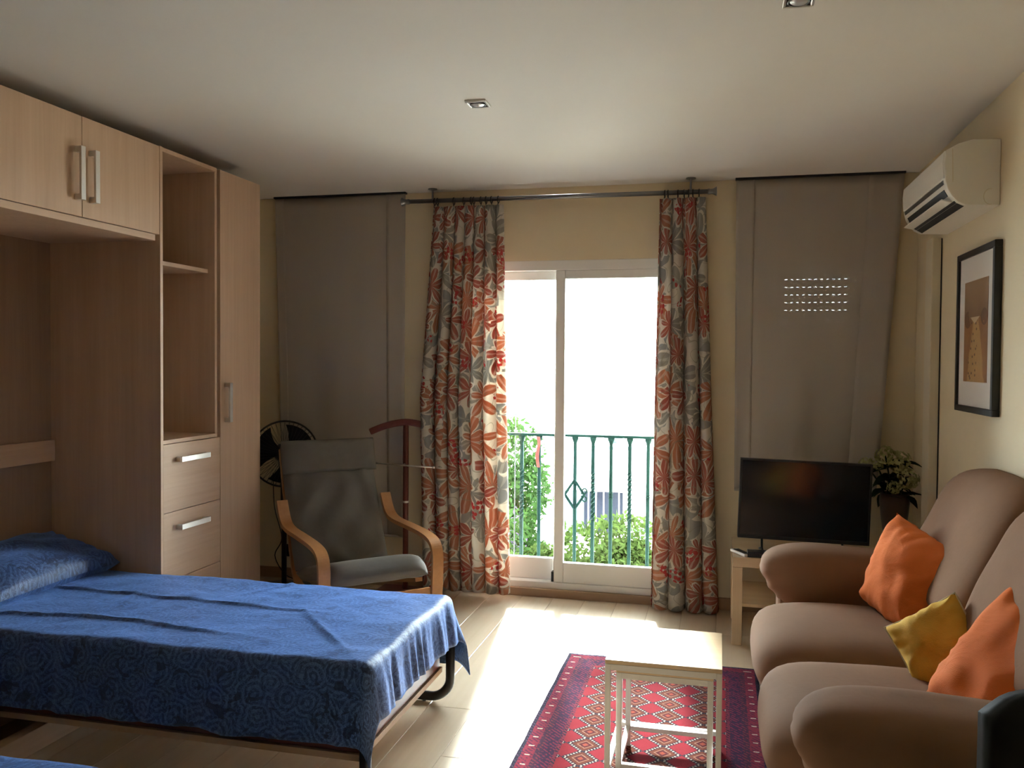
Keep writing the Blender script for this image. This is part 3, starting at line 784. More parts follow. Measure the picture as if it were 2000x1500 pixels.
mk('head_pillow', cushion(N3[::-1], 0.278, 0.075, 0.003, 7.0), M['suede'], bk, world=False, smooth=True)

# ================================================================== PEDESTAL FAN
FX, FY, FZ = -2.665, 4.915, 0.855
fan = thing('pedestal_fan', 'black pedestal fan with a round wire cage behind the armchair', 'fan', (FX, FY, 0))
mk('base', MB().lathe([(0.001, 0.03), (0.05, 0.03), (0.17, 0.012), (0.18, 0.0), (0.001, 0.0)][::-1], 32, (FX, FY, 0), cap=False), M['dark'], fan, smooth=True)
mk('pole', MB().tube([(FX, FY, 0.02), (FX, FY, 0.45), (FX, FY, 0.455), (FX, FY, 0.72)], [0.016, 0.016, 0.022, 0.022], 14), M['dark'], fan, smooth=True)
fd = Vector((math.sin(math.radians(35)), -math.cos(math.radians(35)), 0)); fs = Vector((fd.y * -1, fd.x, 0)); fu = Vector((0, 0, 1)); fc = Vector((FX, FY, FZ))
mk('motor', MB().tube([fc - fd * 0.11, fc - fd * 0.09, fc - fd * 0.03, fc + fd * 0.0], [0.03, 0.055, 0.062, 0.05], 18).tube([(FX - fd.x * .07, FY - fd.y * .07, FZ - .06), (FX, FY, 0.70)], 0.028, 12), M['dark'], fan, smooth=True)
def circ(r, off, n=48): return [fc + fd * off + (fs * math.cos(2 * PI * k / n) + fu * math.sin(2 * PI * k / n)) * r for k in range(n)]
cg = MB().tube(circ(0.205, 0.035), 0.006, 8, closed=True); mk('cage_rim', cg, M['dark'], fan, smooth=True)
for off, nm in ((0.085, 'front_cage'), (-0.02, 'rear_cage')):
    b = MB().tube(circ(0.05, off, 24), 0.003, 6, closed=True)
    for k in range(44):
        a = 2 * PI * k / 44; d_ = fs * math.cos(a) + fu * math.sin(a)
        b.tube([fc + fd * off + d_ * 0.05, fc + fd * (off * 0.9 + 0.002) + d_ * 0.14, fc + fd * 0.035 + d_ * 0.205], 0.0011, 4)
    mk(nm, b, M['dark'], fan)
for k in range(3):
    def bl(u, v, k=k):
        a = 2 * PI * k / 3 + 0.75 + (v - 0.5) * (0.9 + 0.7 * u) ; r = 0.04 + 0.145 * u
        d_ = fs * math.cos(a) + fu * math.sin(a); return fc + d_ * r + fd * (0.035 + (v - 0.5) * 0.05)
    mk('blade', MB().grid(8, 8, bl), M['blade'], fan, smooth=True, solid=0.003)
mk('hub_cap', MB().tube([fc + fd * 0.085, fc + fd * 0.095], [0.052, 0.04], 20), M['dark'], fan)
cord = smooth_path([(FX - 0.11, FY + 0.06, 0.72), (FX - 0.10, FY + 0.06, 0.5), (FX - 0.06, FY + 0.08, 0.30), (FX - 0.12, FY + 0.1, 0.18), (FX - 0.08, FY + 0.14, 0.06), (FX + 0.0, FY + 0.12, 0.03)], 6)
mk('power_cord', MB().tube(cord, 0.0032, 6), M['dark'], fan, smooth=True)

# ================================================================== VALET STAND
VX, VY = -1.895, 5.03
vl = thing('valet_stand', 'dark red wooden valet stand between the armchair and the curtain', 'valet stand', (VX, VY, 0))
mk('base', MB().box(VX - 0.17, VX + 0.17, VY - 0.13, VY + 0.08, 0, 0.022), M['mahog'], vl, bevel=0.006)
mk('post', MB().tube([(VX, VY, 0.02), (VX, VY, 1.045)], 0.0175, 14), M['mahog'], vl, smooth=True)
mk('collar', MB().tube([(VX, VY, 0.560), (VX, VY, 0.572)], 0.0195, 14), M['nickel'], vl)
hp = []
for k in range(17):
    s_ = -1 + k / 8; hp.append((VX + s_ * 0.215, VY + s_ * 0.06, 1.062 - 0.062 * abs(s_) ** 1.7))
mk('hanger', MB().tube(hp, [0.020 if 0 < k < 16 else 0.012 for k in range(17)], 10, sq=(0.030, 0.042)), M['mahog'], vl, bevel=0.008, smooth=True)
mk('trouser_bar', MB().tube([(VX - 0.185, VY - 0.045, 0.806), (VX - 0.02, VY - 0.075, 0.802), (VX + 0.215, VY - 0.105, 0.800)], 0.005, 10).tube([(VX, VY - 0.005, 0.802), (VX, VY - 0.08, 0.802)], 0.005, 8).tube([(VX + 0.212, VY - 0.105, 0.800), (VX + 0.224, VY - 0.106, 0.800)], 0.008, 10), M['nickel'], vl, smooth=True)

# wall socket by the fan
s_ = tag(mk('wall_socket', MB().box(-2.775, -2.695, YB - 0.010, YB - 0.0005, 0.145, 0.225).lathe([(0.02, YB - 0.014), (0.024, YB - 0.010)], 18, (-2.735, 0, 0.185), 'y'), M['dark'], None, loc=(-2.735, YB - 0.005, 0.145), bevel=0.0), 'small dark wall socket low on the wall by the fan', 'socket')

# ================================================================== CEILING SPOTS
def spot(x, y, label):
    t = thing('ceiling_spotlight', label, 'spotlight', (x, y, ZC - 0.012)); h = 0.044
    b = MB(); w = 0.009
    for a in ((x - h, x + h, y - h, y - h + w), (x - h, x + h, y + h - w, y + h), (x - h, x - h + w, y - h + w, y + h - w), (x + h - w, x + h, y - h + w, y + h - w)): b.box(*a, ZC - 0.010, ZC - 0.0005)
    mk('trim_frame', b, M['nickel'], t, bevel=0.0015, seg=1)
    mk('inner_plate', MB().box(x - h + w, x + h - w, y - h + w, y + h - w, ZC - 0.004, ZC - 0.0006), M['steel'], t)
    mk('gimbal_ring', MB().tube([(x + 0.030 * math.cos(2 * PI * k / 24), y + 0.030 * math.sin(2 * PI * k / 24), ZC - 0.008) for k in range(24)], 0.004, 8, closed=True), M['dark'], t, smooth=True)
    mk('lamp_lens', MB().lathe([(0.026, ZC - 0.010), (0.022, ZC - 0.013), (0.001, ZC - 0.014)], 20, (x, y, 0), cap=False), M['lens'], t, smooth=True)
spot(-0.98, 3.415, 'square chrome spotlight in the middle of the ceiling')
spot(0.207, 2.645, 'square chrome spotlight at the top edge of the picture')

# ================================================================== AIR CONDITIONER
ac = thing('air_conditioner', 'white split air conditioner high on the wall above the picture', 'air conditioner', (XR, 4.1, 2.06))
YA, YZ = 3.71, 4.50
prof = [(XR - 0.001, 2.064), (XR - 0.001, 2.320), (0.946, 2.323), (0.895, 2.310), (0.850, 2.285), (0.846, 2.24), (0.850, 2.165), (0.858, 2.135), (0.874, 2.106), (0.896, 2.082), (0.922, 2.069)]
mk('housing', MB().prism(prof, YA, YZ), M['ac'], ac, bevel=0.002, seg=1)
mk('front_panel', MB().prism([(0.8495, 2.287), (0.8440, 2.280), (0.8405, 2.24), (0.8445, 2.178), (0.8500, 2.178)], YA + 0.012, YZ - 0.012), M['ac'], ac, bevel=0.001, seg=1)
mk('trim_strip', MB().prism([(0.8465, 2.172), (0.8510, 2.173), (0.8550, 2.158), (0.8505, 2.156)], YA + 0.03, YZ - 0.03), M['steel'], ac)
mk('upper_vent', MB().prism([(0.855, 2.138), (0.8595, 2.141), (0.873, 2.114), (0.868, 2.110)], YA + 0.045, YZ - 0.055), M['dark'], ac)
mk('lower_vent', MB().prism([(0.886, 2.088), (0.892, 2.092), (0.925, 2.072), (0.923, 2.0665)], YA + 0.025, YZ - 0.045), M['dark'], ac)
mk('louvre', MB().prism([(0.846, 2.098), (0.848, 2.103), (0.890, 2.094), (0.889, 2.088)], YA + 0.05, YZ - 0.02), M['ac'], ac, bevel=0.001, seg=1)
mk('side_seam', MB().prism([(0.872, 2.29), (0.875, 2.29), (0.878, 2.16), (0.875, 2.16)], YA - 0.0012, YA + 0.001), M['trunk'], ac)
cl = MB().tube([(XR - 0.035 + 0.024 * math.cos(a), YA - 0.0005, 2.098 + 0.030 * math.sin(a)) for a in [PI * 0.45 + k * PI * 1.1 / 14 for k in range(15)]], 0.0012, 5)
mk('knockout_line', cl, M['trunk'], ac)
tr = thing('pipe_trunking', 'pale boxed pipe trunking dropping from the air conditioner', 'trunking', (XR, 4.72, 0))
mk('box_cover', MB().box(XR - 0.045, XR - 0.0005, 4.605, 4.74, 0.072, 2.066), M['trunk'], tr, bevel=0.004)
mk('back_strip', MB().box(XR - 0.018, XR - 0.0005, 4.742, 4.85, 0.072, 2.066), M['trunk'], tr, bevel=0.003)
mk('cable', MB().tube([(XR - 0.004, 4.597, 2.06), (XR - 0.004, 4.595, 0.9), (XR - 0.004, 4.597, 0.1)], 0.003, 6), M['dark'], tr)  # dark line modelled for the shadow along the trunking's edge

# ================================================================== PICTURE
pf = thing('framed_picture', 'black framed beach path print on the wall above the sofa', 'picture', (XR, 3.93, 1.24))
ya, yb, za, zb, xf = 3.660, 4.206, 1.241, 1.925, 1.018
b = MB(); w = 0.026
b.box(xf, XR - .001, ya, yb, za, za + w); b.box(xf, XR - .001, ya, yb, zb - w, zb); b.box(xf, XR - .001, ya, ya + w, za + w, zb - w); b.box(xf, XR - .001, yb - w, yb, za + w, zb - w)
mk('frame', b, M['black'], pf, bevel=0.0015, seg=1)
mk('mount', MB().box(xf + 0.010, xf + 0.013, ya + w, yb - w, za + w, zb - w), M['mat'], pf)
mk('print', MB().box(xf + 0.0085, xf + 0.0098, ya + 0.105, yb - 0.105, za + 0.130, zb - 0.130), M['print'], pf)

# ================================================================== TV BENCH
SX0, SX1, SY0, SY1, SZ = 0.072, 0.99, 4.515, 5.035, 0.452
tb = thing('tv_bench', 'pale birch side table with a lower shelf under the television', 'table', ((SX0 + SX1) / 2, (SY0 + SY1) / 2, 0))
mk('top', MB().box(SX0, SX1, SY0, SY1, SZ - 0.05, SZ), M['birch_x'], tb, bevel=0.0015, seg=1)
mk('lower_shelf', MB().box(SX0 + 0.05, SX1 - 0.05, SY0 + 0.02, SY1 - 0.02, 0.195, 0.212), M['birch_x'], tb, bevel=0.001, seg=1)
for x in (SX0, SX1 - 0.05):
    for y in (SY0, SY1 - 0.05): mk('leg', MB().box(x, x + 0.05, y, y + 0.05, 0, SZ - 0.0505), M['birch'], tb, bevel=0.0015, seg=1)
tv = thing('television', 'black flat-screen television switched off on the birch table', 'television', (0.42, 4.66, SZ + 0.0), math.radians(4.0))
tw, th_, tz = 0.652, 0.416, 0.072
R_ = Matrix.Rotation(math.radians(1.6), 4, 'Y')
def tvp(b): b.v = [tuple(R_ @ Vector(p)) for p in b.v]; return b
mk('body', tvp(MB().box(-tw / 2, tw / 2, -0.004, 0.028, tz, tz + th_).box(-0.22, 0.22, 0.028, 0.060, tz + 0.03, tz + 0.28)), M['dark'], tv, world=False, bevel=0.002, seg=1)
mk('bezel', tvp(MB().box(-tw / 2, tw / 2, -0.012, -0.005, tz, tz + 0.018).box(-tw / 2, tw / 2, -0.012, -0.005, tz + th_ - 0.010, tz + th_).box(-tw / 2, -tw / 2 + 0.010, -0.012, -0.005, tz + 0.018, tz + th_ - 0.010).box(tw / 2 - 0.010, tw / 2, -0.012, -0.005, tz + 0.018, tz + th_ - 0.010)), M['dark'], tv, world=False)
mk('screen', tvp(MB().box(-tw / 2 + 0.010, tw / 2 - 0.010, -0.008, -0.0045, tz + 0.018, tz + th_ - 0.010)), M['screen'], tv, world=False)
for s_ in (-0.2, 0.2): mk('foot', MB().tube([(s_, -0.10, 0.006), (s_, 0.0, 0.03), (s_, 0.01, tz + 0.03)], 0.006, 8).tube([(s_, 0.10, 0.006), (s_, 0.0, 0.03)], 0.006, 8), M['dark'], tv, world=False, smooth=True)
bx = thing('media_box', 'low black media box under the corner of the television', 'set-top box', (0.26, 4.645, SZ))
mk('case', MB().box(0.145, 0.36, 4.53, 4.60, SZ, SZ + 0.028), M['dark'], bx, bevel=0.003); mk('front_window', MB().box(0.20, 0.30, 4.5285, 4.5298, SZ + 0.006, SZ + 0.020), M['screen'], bx)
ph = thing('remote_control', 'pale remote control lying on the corner of the birch table', 'remote control', (0.115, 4.60, SZ), math.radians(-62))
mk('body', MB().box(-0.075, 0.075, -0.022, 0.022, 0.0, 0.014), M['white_pvc'], ph, world=False, bevel=0.004)
mk('keypad', MB().box(-0.055, 0.055, -0.015, 0.015, 0.0145, 0.0165), M['dark'], ph, world=False)
tag(mk('cable', MB().tube(smooth_path([(0.70, 4.72, SZ + 0.004), (0.78, 4.66, SZ + 0.02), (0.86, 4.70, SZ + 0.012), (0.93, 4.75, SZ + 0.03), (0.96, 4.80, SZ + 0.004)], 6), 0.004, 6), M['dark'], None, smooth=True, loc=(0.8, 4.7, SZ)), 'black cable trailing behind the television', 'cable')

# ================================================================== VASE WITH HYDRANGEAS
VXX, VYY = 0.905, 4.895
va = thing('vase', 'dark brown vase standing beside the television', 'vase', (VXX, VYY, SZ))
mk('body', MB().lathe([(0.001, SZ), (0.035, SZ), (0.045, SZ + 0.02), (0.052, SZ + 0.08), (0.066, SZ + 0.17), (0.075, SZ + 0.26), (0.073, SZ + 0.305), (0.066, SZ + 0.31), (0.060, SZ + 0.25), (0.001, SZ + 0.20)], 28, (VXX, VYY, 0), cap=False), M['vase'], va, smooth=True)
bq = thing('hydrangea_bouquet', 'pale green hydrangeas with dark leaves in the brown vase', 'flowers', (VXX, VYY, SZ + 0.3))
top = Vector((VXX, VYY, SZ + 0.27))
heads = [((0.845, 4.84, 0.965), 0.050), ((0.910, 4.84, 0.935), 0.062), ((0.950, 4.80, 0.850), 0.055), ((0.808, 4.88, 0.915), 0.042), ((0.762, 4.90, 0.905), 0.040), ((0.885, 4.82, 0.80), 0.036)]
def leafq(b, c, d, up, L, w):
    d = d.normalized(); s_ = d.cross(up)
    if s_.length < 1e-3: s_ = d.cross(Vector((1, 0, 0)))
    s_.normalize(); n_ = s_.cross(d)
    k = b.ring([c, c + d * L * .4 + s_ * w * .5 + n_ * L * .06, c + d * L - n_ * L * .08, c + d * L * .4 - s_ * w * .5 + n_ * L * .06])
    b.f.append((k, k + 1, k + 2, k + 3))
rnd = random.Random(3)
def rdir(): 
    z = rnd.uniform(-1, 1); a = rnd.uniform(0, 2 * PI); r = math.sqrt(1 - z * z); return Vector((r * math.cos(a), r * math.sin(a), z))
for hc, hr in heads:
    hc = Vector(hc); b = MB()
    for k in range(70):
        d = rdir(); c = hc + d * hr * rnd.uniform(0.72, 1.0); t1 = d.cross(rdir()).normalized(); t2 = d.cross(t1)
        q = hr * 0.26
        for e in (t1, t2, -t1, -t2): leafq(b, c, (e + d * 0.35), d, q, q * 0.9)
    mk('flower_head', b, M['petal'], bq)
    mk('stem', MB().tube(smooth_path([top - Vector((0, 0, 0.1)), top * 0.6 + hc * 0.4 + Vector((0, 0, -0.02)), hc], 5), 0.004, 6), M['hleaf'], bq, smooth=True)
for k in range(46):
    a = rnd.uniform(0, 2 * PI); b = MB(); c = top + Vector((rnd.uniform(-.07, .06), rnd.uniform(-.06, .03), rnd.uniform(0.02, 0.20)))
    dirn = Vector((math.cos(a), math.sin(a) * 0.5, rnd.uniform(-0.35, 0.6))).normalized(); L = rnd.uniform(0.075, 0.12); w = L * 0.66; sd = dirn.cross(Vector((0, 0, 1))).normalized()
    def lf(u, v):
        x = (v - 0.5) * 2; wd = w / 2 * math.sin(PI * min(1, u ** 0.75)) ; return c + dirn * L * u + sd * x * wd + Vector((0, 0, 1)) * (abs(x) * wd * 0.35 - 0.35 * L * u * u)
    mk('leaf', b.grid(5, 2, lf), M['hleaf'], bq, smooth=True)

# ================================================================== SOFA
sf = thing('sofa', 'taupe velour two-seat sofa against the cream wall', 'sofa', (0.6, 3.06, 0))
ya0, ya1, yb0, yb1 = 2.02, 2.34, 3.78, 4.10; ym = 3.06
mk('plinth', MB().box(0.27, XR - 0.03, ya0 + 0.04, yb1 - 0.04, 0.05, 0.22), M['sofa'], sf, bevel=0.02)
for x in (0.32, 0.94):
    for y in (ya0 + 0.09, yb1 - 0.09): mk('foot', MB().lathe([(0.022, 0), (0.028, 0.051)], 14, (x, y, 0)), M['black'], sf)
def wseat(p, q):
    x, y, z = p; f = max(0, (0.34 - z) / 0.26)
    front = max(0.0, -q[0])
    x += 0.115 * f * front ** 0.7
    z += 0.022 * math.cos((y - yc) / 0.36 * 1.2) * max(0, q[2]) * (1 - 0.4 * abs(q[0])) - 0.02
    z += 0.004 * nz(x, y, z, 5)
    return (x, y, z)
for a, b_ in ((ya1 - 0.005, ym), (ym, yb0 + 0.005)):
    yc = (a + b_) / 2
    mk('seat_cushion', MB().soft((0.50, yc, 0.290), (0.372, (b_ - a) / 2 + 0.004, 0.195), 4.6, 18, wseat), M['sofa'], sf, smooth=True, weld=True)
def wback(p, q):
    x, y, z = p
    x += (z - 0.80) * 0.46 + 0.015
    x += 0.02 * max(0, q[0]); x = min(x, XR - 0.012)
    z += 0.012 * max(0, q[2]) * (1 - q[1] ** 2)
    return (x + 0.006 * nz(x, y, z, 6), y, z)
for a, b_ in ((ya1 - 0.06, ym - 0.03), (ym - 0.03, yb0 + 0.085)):
    mk('back_cushion', MB().soft((0.925, (a + b_) / 2, 0.80), (0.140, (b_ - a) / 2 + 0.006, 0.235), 4.4, 18, wback), M['sofa'], sf, smooth=True, weld=True)
mk('back_frame', MB().box(0.86, XR - 0.02, ya1 - 0.04, yb0 + 0.05, 0.20, 0.80), M['sofa'], sf, bevel=0.04)
def warm(p, q):
    x, y, z = p
    f = max(0, -q[0])
    z += -0.02 * (q[0] + 1) * 0.5 + 0.010 * f
    x += 0.07 * f * max(0, 0.15 - q[2])
    pleat = 0.0065 * math.sin(z * 110 + 2.5 * nz(y, z, 0, 9)) * max(0, f - 0.5) / 0.5 * max(0, min(1, 0.6 - q[2]))
    return (x - pleat, y, z + 0.004 * nz(x, y, z, 6))
for y0, y1 in ((ya0, ya1), (yb0, yb1)):
    o = mk('armrest', MB().soft((0.545, (y0 + y1) / 2, 0.505), (0.365, (y1 - y0) / 2, 0.150), 3.2, 18, warm), M['sofa'], sf, smooth=True, weld=True)
    mk('arm_panel', MB().box(0.255, 0.93, y0 + 0.06, y1 - 0.05, 0.06, 0.46), M['sofa'], sf, bevel=0.025)
# cushions
def plane_axes(n, rot):
    n = Vector(n).normalized(); e1 = Vector((-n.y, n.x, 0)).normalized(); e2 = n.cross(e1)
    c_, s2 = math.cos(math.radians(rot)), math.sin(math.radians(rot)); return e1 * c_ + e2 * s2, e2 * c_ - e1 * s2
def scatter(label, mat, loc, n, rot, hx, hy, hz, group, seed, pipe=False):
    ax, ay = plane_axes(n, rot); return place_pillow('scatter_cushion', label, 'cushion', mat, loc, ax, ay, hx, hy, hz, group, seed, pipe)
scatter('orange cushion leaning by the far arm of the sofa', M['orange'], (0.705, 3.49, 0.635), (-0.86, -0.46, 0.22), -13, 0.190, 0.190, 0.105, 'orange sofa cushions', 1.0)
scatter('small mustard yellow cushion with pale piping between the orange cushions', M['yellow'], (0.670, 2.89, 0.570), (-0.50, -0.74, 0.46), 40, 0.122, 0.122, 0.075, None, 4.0, True)
scatter('orange cushion resting on the near arm of the sofa', M['orange'], (0.790, 2.53, 0.600), (-0.72, -0.45, 0.55), -16, 0.205, 0.205, 0.110, 'orange sofa cushions', 9.0)

# ================================================================== RUG AND NEST OF TABLES
rg = MB().grid(40, 60, lambda u, v: (-0.706 + 0.892 * u + 0.003 * nz(0, v * 9, 1), 2.745 + 1.40 * v + 0.003 * nz(u * 9, 0, 4), 0.006 + 0.0012 * nz(u * 6, v * 9, 2)))
ro = mk('rug', rg, M['rug'], None, loc=(-0.26, 3.445, 0.0), smooth=True); md = ro.modifiers.new('pile', 'SOLIDIFY'); md.thickness = 0.007; md.offset = -1
for p in ro.data.polygons: pass
tag(ro, 'red patterned wool rug with rows of diamond medallions', 'rug')
def nest(x0, x1, y0, y1, zt, topmat, label, name, back, q=0.018, zrail=0.088):
    t = thing(name, label, 'table', ((x0 + x1) / 2, (y0 + y1) / 2, 0.0065)); fz = zt - 0.014
    mk('table_top', MB().box(x0, x1, y0, y1, fz, zt), topmat, t, bevel=0.001, seg=1)
    for x in (x0, x1 - q):
        for y in (y0, y1 - q): mk('leg', MB().box(x, x + q, y, y + q, 0.0065, fz - 0.0005), M['white_metal'], t, bevel=0.001, seg=1)
    for y in (y0, y1 - q): mk('top_rail', MB().box(x0 + q, x1 - q, y, y + q, fz - 0.020, fz - 0.0005), M['white_metal'], t)
    for x in (x0, x1 - q):
        mk('top_rail', MB().box(x, x + q, y0 + q, y1 - q, fz - 0.020, fz - 0.0005), M['white_metal'], t)
        mk('bottom_rail', MB().box(x, x + q, y0 + q, y1 - q, zrail - 0.016, zrail), M['white_metal'], t)
    for y in ((y1 - q,) if back == 1 else (y0, y1 - q)): mk('bottom_rail', MB().box(x0 + q, x1 - q, y, y + q, zrail - 0.016, zrail), M['white_metal'], t)
nest(-0.362, 0.018, 2.842, 3.232, 0.450, M['birch_x'], 'larger white-framed side table with a birch top on the rug', 'nesting_table', 1)
nest(-0.328, -0.010, 2.874, 3.205, 0.412, M['birch_x'], 'smaller white-framed table tucked beneath the larger one', 'nesting_table', 2)

# ================================================================== BLACK CHAIR AT THE RIGHT EDGE
ch = thing('black_chair', 'black leather chair with a rounded backrest cut off at the bottom right corner', 'chair', (0.70, 1.55, 0))
def cb(u, v):
    a = 2 * u - 1; x = 0.70 + 0.232 * a * (1 - 0.03 * v); z = 0.44 + v * (0.385 + 0.03 * (1 - a * a) - 0.10 * max(0, abs(a) - 0.80) * 5 * 0.2 * (abs(a) > .8))
    return (x, 1.74 - 0.05 * a * a + 0.02 * v, z)
mk('backrest', MB().grid(24, 14, cb), M['leather'], ch, smooth=True, solid=0.035)
mk('seat', MB().soft((0.70, 1.50, 0.44), (0.225, 0.225, 0.04), 6, 10), M['leather'], ch, smooth=True, weld=True)
for x in (0.50, 0.90):
    for y in (1.30, 1.70): mk('leg', MB().tube([(x, y, 0), (x + (0.70 - x) * .1, y, 0.42)], [0.012, 0.018], 10), M['black'], ch, smooth=True)

# ================================================================== OUTSIDE
struct('balcony_slab', MB().box(-2.2, 0.5, YB + WT, YB + WT + 0.32, -0.15, 0.02), M['plaster'], label='narrow white balcony ledge outside the door')
RY = 5.50
rl = thing('balcony_railing', 'dark green wrought iron balcony railing outside the glass door', 'railing', (-0.85, RY, 0.02))
mk('top_rail', MB().box(-2.1, 0.4, RY - 0.02, RY + 0.02, 0.958, 0.975), M['iron'], rl, bevel=0.003)
mk('bottom_rail', MB().box(-2.1, 0.4, RY - 0.012, RY + 0.012, 0.10, 0.115), M['iron'], rl, bevel=0.002)
def baluster(x, kind):
    zt, z0 = 0.958, 0.021; b = MB()
    if kind == 'twist':
        pts = []; rows = []
        for k in range(61):
            z = z0 + (zt - z0) * k / 60; f = min(1, max(0, (z - 0.42) / 0.32)); a = f * PI * 5; w = 0.0115
            rows.append(b.ring([(x + w * math.cos(a + q * PI / 2 + PI / 4) * 1.3, RY + w * math.sin(a + q * PI / 2 + PI / 4) * 1.3, z) for q in range(4)]))
        for a, c in zip(rows, rows[1:]):
            for j in range(4): b.f.append((a + j, a + (j + 1) % 4, c + (j + 1) % 4, c + j))
    else: b.lathe([(0.011, z0), (0.0125, 0.5), (0.011, zt)], 12, (x, RY, 0))
    o = mk('baluster', b, M['iron'], rl)
    mk('flared_cap', MB().lathe([(0.0095, 0.90), (0.013, 0.925), (0.021, 0.945), (0.022, 0.958)], 12, (x, RY, 0)), M['iron'], o, smooth=True)
    if kind == 'knot':
        for dz in (-0.014, 0.0, 0.014): b2 = MB().lathe([(0.010, 0.585 + dz - 0.006), (0.017, 0.585 + dz), (0.010, 0.585 + dz + 0.006)], 12, (x, RY, 0)); mk('collar', b2, M['iron'], o, smooth=True)
    if kind == 'diamond':
        ap = [(x + 0.064 * math.copysign(abs(math.cos(q)) ** 2.0, math.cos(q)), RY - 0.012, 0.585 + 0.095 * math.copysign(abs(math.sin(q)) ** 2.0, math.sin(q))) for q in [2 * PI * k / 32 for k in range(32)]]
        mk('diamond_ornament', MB().tube(ap, 0.0085, 8, closed=True, up=(0, 1, 0)), M['iron'], o, smooth=True)
        for s_ in (1, -1):
            sp = [(x + 0.05 + 0.012 + 0.026 * (1 - k / 22) * math.cos(k * 0.32 - 2.4), RY - 0.012, 0.585 + s_ * (0.030 + 0.026 * (1 - k / 22) * math.sin(k * 0.32 - 2.4))) for k in range(18)]
            mk('scroll', MB().tube(sp, 0.0055, 6, up=(0, 1, 0)), M['iron'], o, smooth=True)
kinds = {-1.263: 'twist', -1.146: 'knot', -1.028: 'twist', -0.909: 'diamond', -0.792: 'twist', -0.676: 'knot', -0.556: 'twist', -0.44: 'knot', -0.323: 'twist', -1.38: 'knot', -1.497: 'twist', -1.615: 'diamond', -1.73: 'twist', -0.20: 'diamond', -0.085: 'twist', 0.03: 'knot'}
for x, k in kinds.items(): baluster(x, k)
ribb = MB().grid(4, 14, lambda u, v: (-1.150 + (u - 0.5) * 0.022 + 0.006 * math.sin(v * 7), RY - 0.026 + 0.006 * math.sin(v * 9 + u * 2), 0.955 - v * 0.20))
tag(mk('hanging_ribbon', ribb, M['pot'], None, smooth=True, loc=(-1.15, RY - 0.026, 0.75), solid=0.002), 'faded red ribbon tied to the balcony railing', 'ribbon')
tag(mk('garden_cane', MB().tube([(-1.318, RY + 0.028, 0.021), (-1.314, RY + 0.028, 0.9), (-1.310, RY + 0.030, 1.46)], 0.0035, 6), M['dark'], None, loc=(-1.318, RY + 0.028, 0.021)), 'thin dark cane standing against the balcony railing', 'cane')

struct('garden_ground', MB().box(-60, 40, YB + WT + 0.4, 120, -4.4, -4.2), M['ground'], label='garden ground far below the balcony')
HY = 14.0
hs = thing('neighbour_house', 'sunlit white house with a barred window beyond the garden', 'building', (-2.0, HY, -4.2))
mb = MB()
for a, b_, c_, d in holes_wall(-4.6, 3.5, -4.2, 0.02, [(-2.52, -1.50, -1.42, -0.66)]): mb.box(a, b_, HY, HY + 0.25, c_, d)
mk('facade', mb, M['plaster'], hs)
mk('roof_slab', MB().box(-4.7, 3.6, HY - 0.1, HY + 5, 0.02, 0.10), M['plaster'], hs, bevel=0.01)
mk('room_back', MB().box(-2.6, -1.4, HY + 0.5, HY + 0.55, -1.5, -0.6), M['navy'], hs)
mk('tile_band', MB().box(-2.0, -1.15, HY - 0.115, HY - 0.10, 0.03, 0.085), M['tileblue'], hs)
mk('tile_band', MB().box(-1.50, -0.6, HY - 0.02, HY, -1.30, -1.25), M['tileblue'], hs)
for k in range(9): 
    x = -1.46 + k * 0.105; mk('tile', MB().prism([(x, -1.42), (x + 0.05, -1.42), (x + 0.025, -1.34)], HY - 0.012, HY), M['tileblue'], hs)
w = thing_w = mk('window', MB().box(-2.52, -1.50, HY + 0.10, HY + 0.12, -1.42, -1.39).box(-2.52, -1.50, HY + 0.10, HY + 0.12, -0.69, -0.66).box(-2.52, -2.49, HY + 0.10, HY + 0.12, -1.39, -0.69).box(-1.53, -1.50, HY + 0.10, HY + 0.12, -1.39, -0.69), M['white_pvc'], hs)
mk('shutter_leaf', MB().box(-2.49, -2.17, HY + 0.06, HY + 0.09, -1.39, -0.69), M['shutterblue'], w)
for k in range(5): x = -2.08 + k * 0.125; mk('grille_bar', MB().tube([(x, HY - 0.03, -1.41), (x, HY - 0.03, -0.67)], 0.010, 6), M['white_pvc'], w)
cv = thing('teal_awning', 'teal lantern shape on the roof edge of the white house', 'awning', (-1.72, HY + 0.3, 0.10))  # awning-like building element, built as a plain turned shape; no lamp
mk('awning_body', MB().lathe([(0.05, 0.10), (0.15, 0.16), (0.17, 0.26), (0.12, 0.34), (0.02, 0.40)], 12, (-1.72, HY + 0.3, 0)), M['tileblue'], cv)

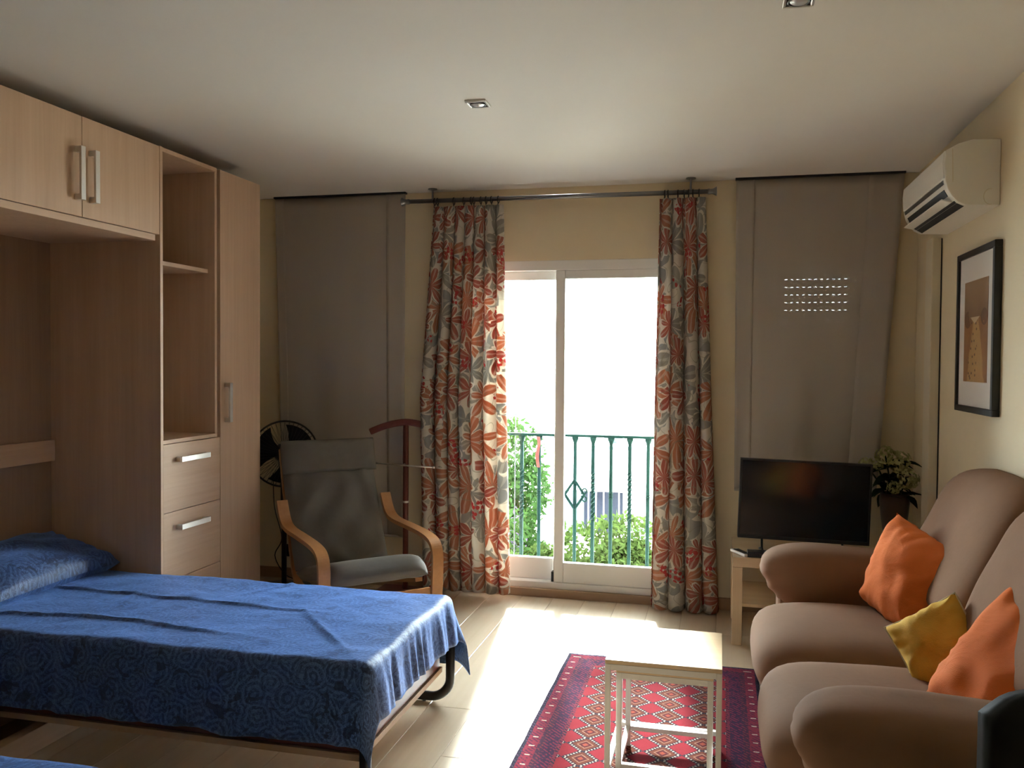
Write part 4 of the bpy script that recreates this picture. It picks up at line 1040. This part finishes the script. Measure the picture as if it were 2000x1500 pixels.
def foliage(name, label, cat, c, rad, n, leaf, mat, trunk=True, mat2=None, seed=1, group=None):
    rr = random.Random(seed); t = thing(name, label, cat, (c[0], c[1], -4.2), group=group)
    def rd():
        z = rr.uniform(-1, 1); a = rr.uniform(0, 2 * PI); r = math.sqrt(1 - z * z); return Vector((r * math.cos(a), r * math.sin(a), z))
    blobs = [(Vector(c) + Vector((rd().x * rad[0] * .6, rd().y * rad[1] * .6, rd().z * rad[2] * .6)), rr.uniform(.3, .55)) for _ in range(14)]
    for mt, cnt, nm in ((mat, n, 'foliage'),) + (((mat2, n // 5, 'blossom'),) if mat2 else ()):
        b = MB()
        for k in range(cnt):
            bc, br = rr.choice(blobs); d = rd(); p = bc + Vector((d.x * rad[0], d.y * rad[1], d.z * rad[2])) * br * rr.uniform(.5, 1.0) ** .5
            leafq(b, p, (rd() + Vector((0, 0, -0.3))), rd(), leaf * rr.uniform(.7, 1.3), leaf * .55)
        o = mk(nm, b, mt, t); o['kind'] = 'stuff'
    if trunk:
        tp = smooth_path([(c[0] + .1, c[1] + .1, -4.2), (c[0] - .05, c[1], -2.8), (c[0], c[1], c[2])], 4)
        mk('trunk', MB().tube(tp, [0.11 - 0.07 * k / len(tp) for k in range(len(tp))], 8), M['base'], t, smooth=True)
    return t
foliage('garden_tree', 'airy green tree rising beside the railing outside the door', 'tree', (-2.12, 8.5, -0.15), (0.54, 0.6, 1.10), 9500, 0.065, M['leaf'], True, None, 5)
foliage('garden_shrub', 'lilac flowering shrub at the edge of the glass door', 'shrub', (-1.86, 7.2, -0.40), (0.30, 0.3, 0.6), 1800, 0.05, M['leaf'], True, M['purple'], 8)
foliage('garden_shrub', 'bright leafy shrub below the neighbour house window', 'shrub', (-1.22, 8.0, -0.50), (0.75, 0.5, 0.55), 11000, 0.065, M['leaf2'], True, None, 11)
foliage('garden_shrub', 'yellow-green shrub low behind the railing balusters', 'shrub', (-1.42, 6.6, -0.42), (0.36, 0.32, 0.36), 2600, 0.05, M['leaf2'], True, None, 14)
foliage('garden_tree', 'dark green tree standing further away behind the railing', 'tree', (-2.9, 11.0, -0.7), (0.9, 0.8, 1.2), 4200, 0.08, M['leaf'], True, None, 17)
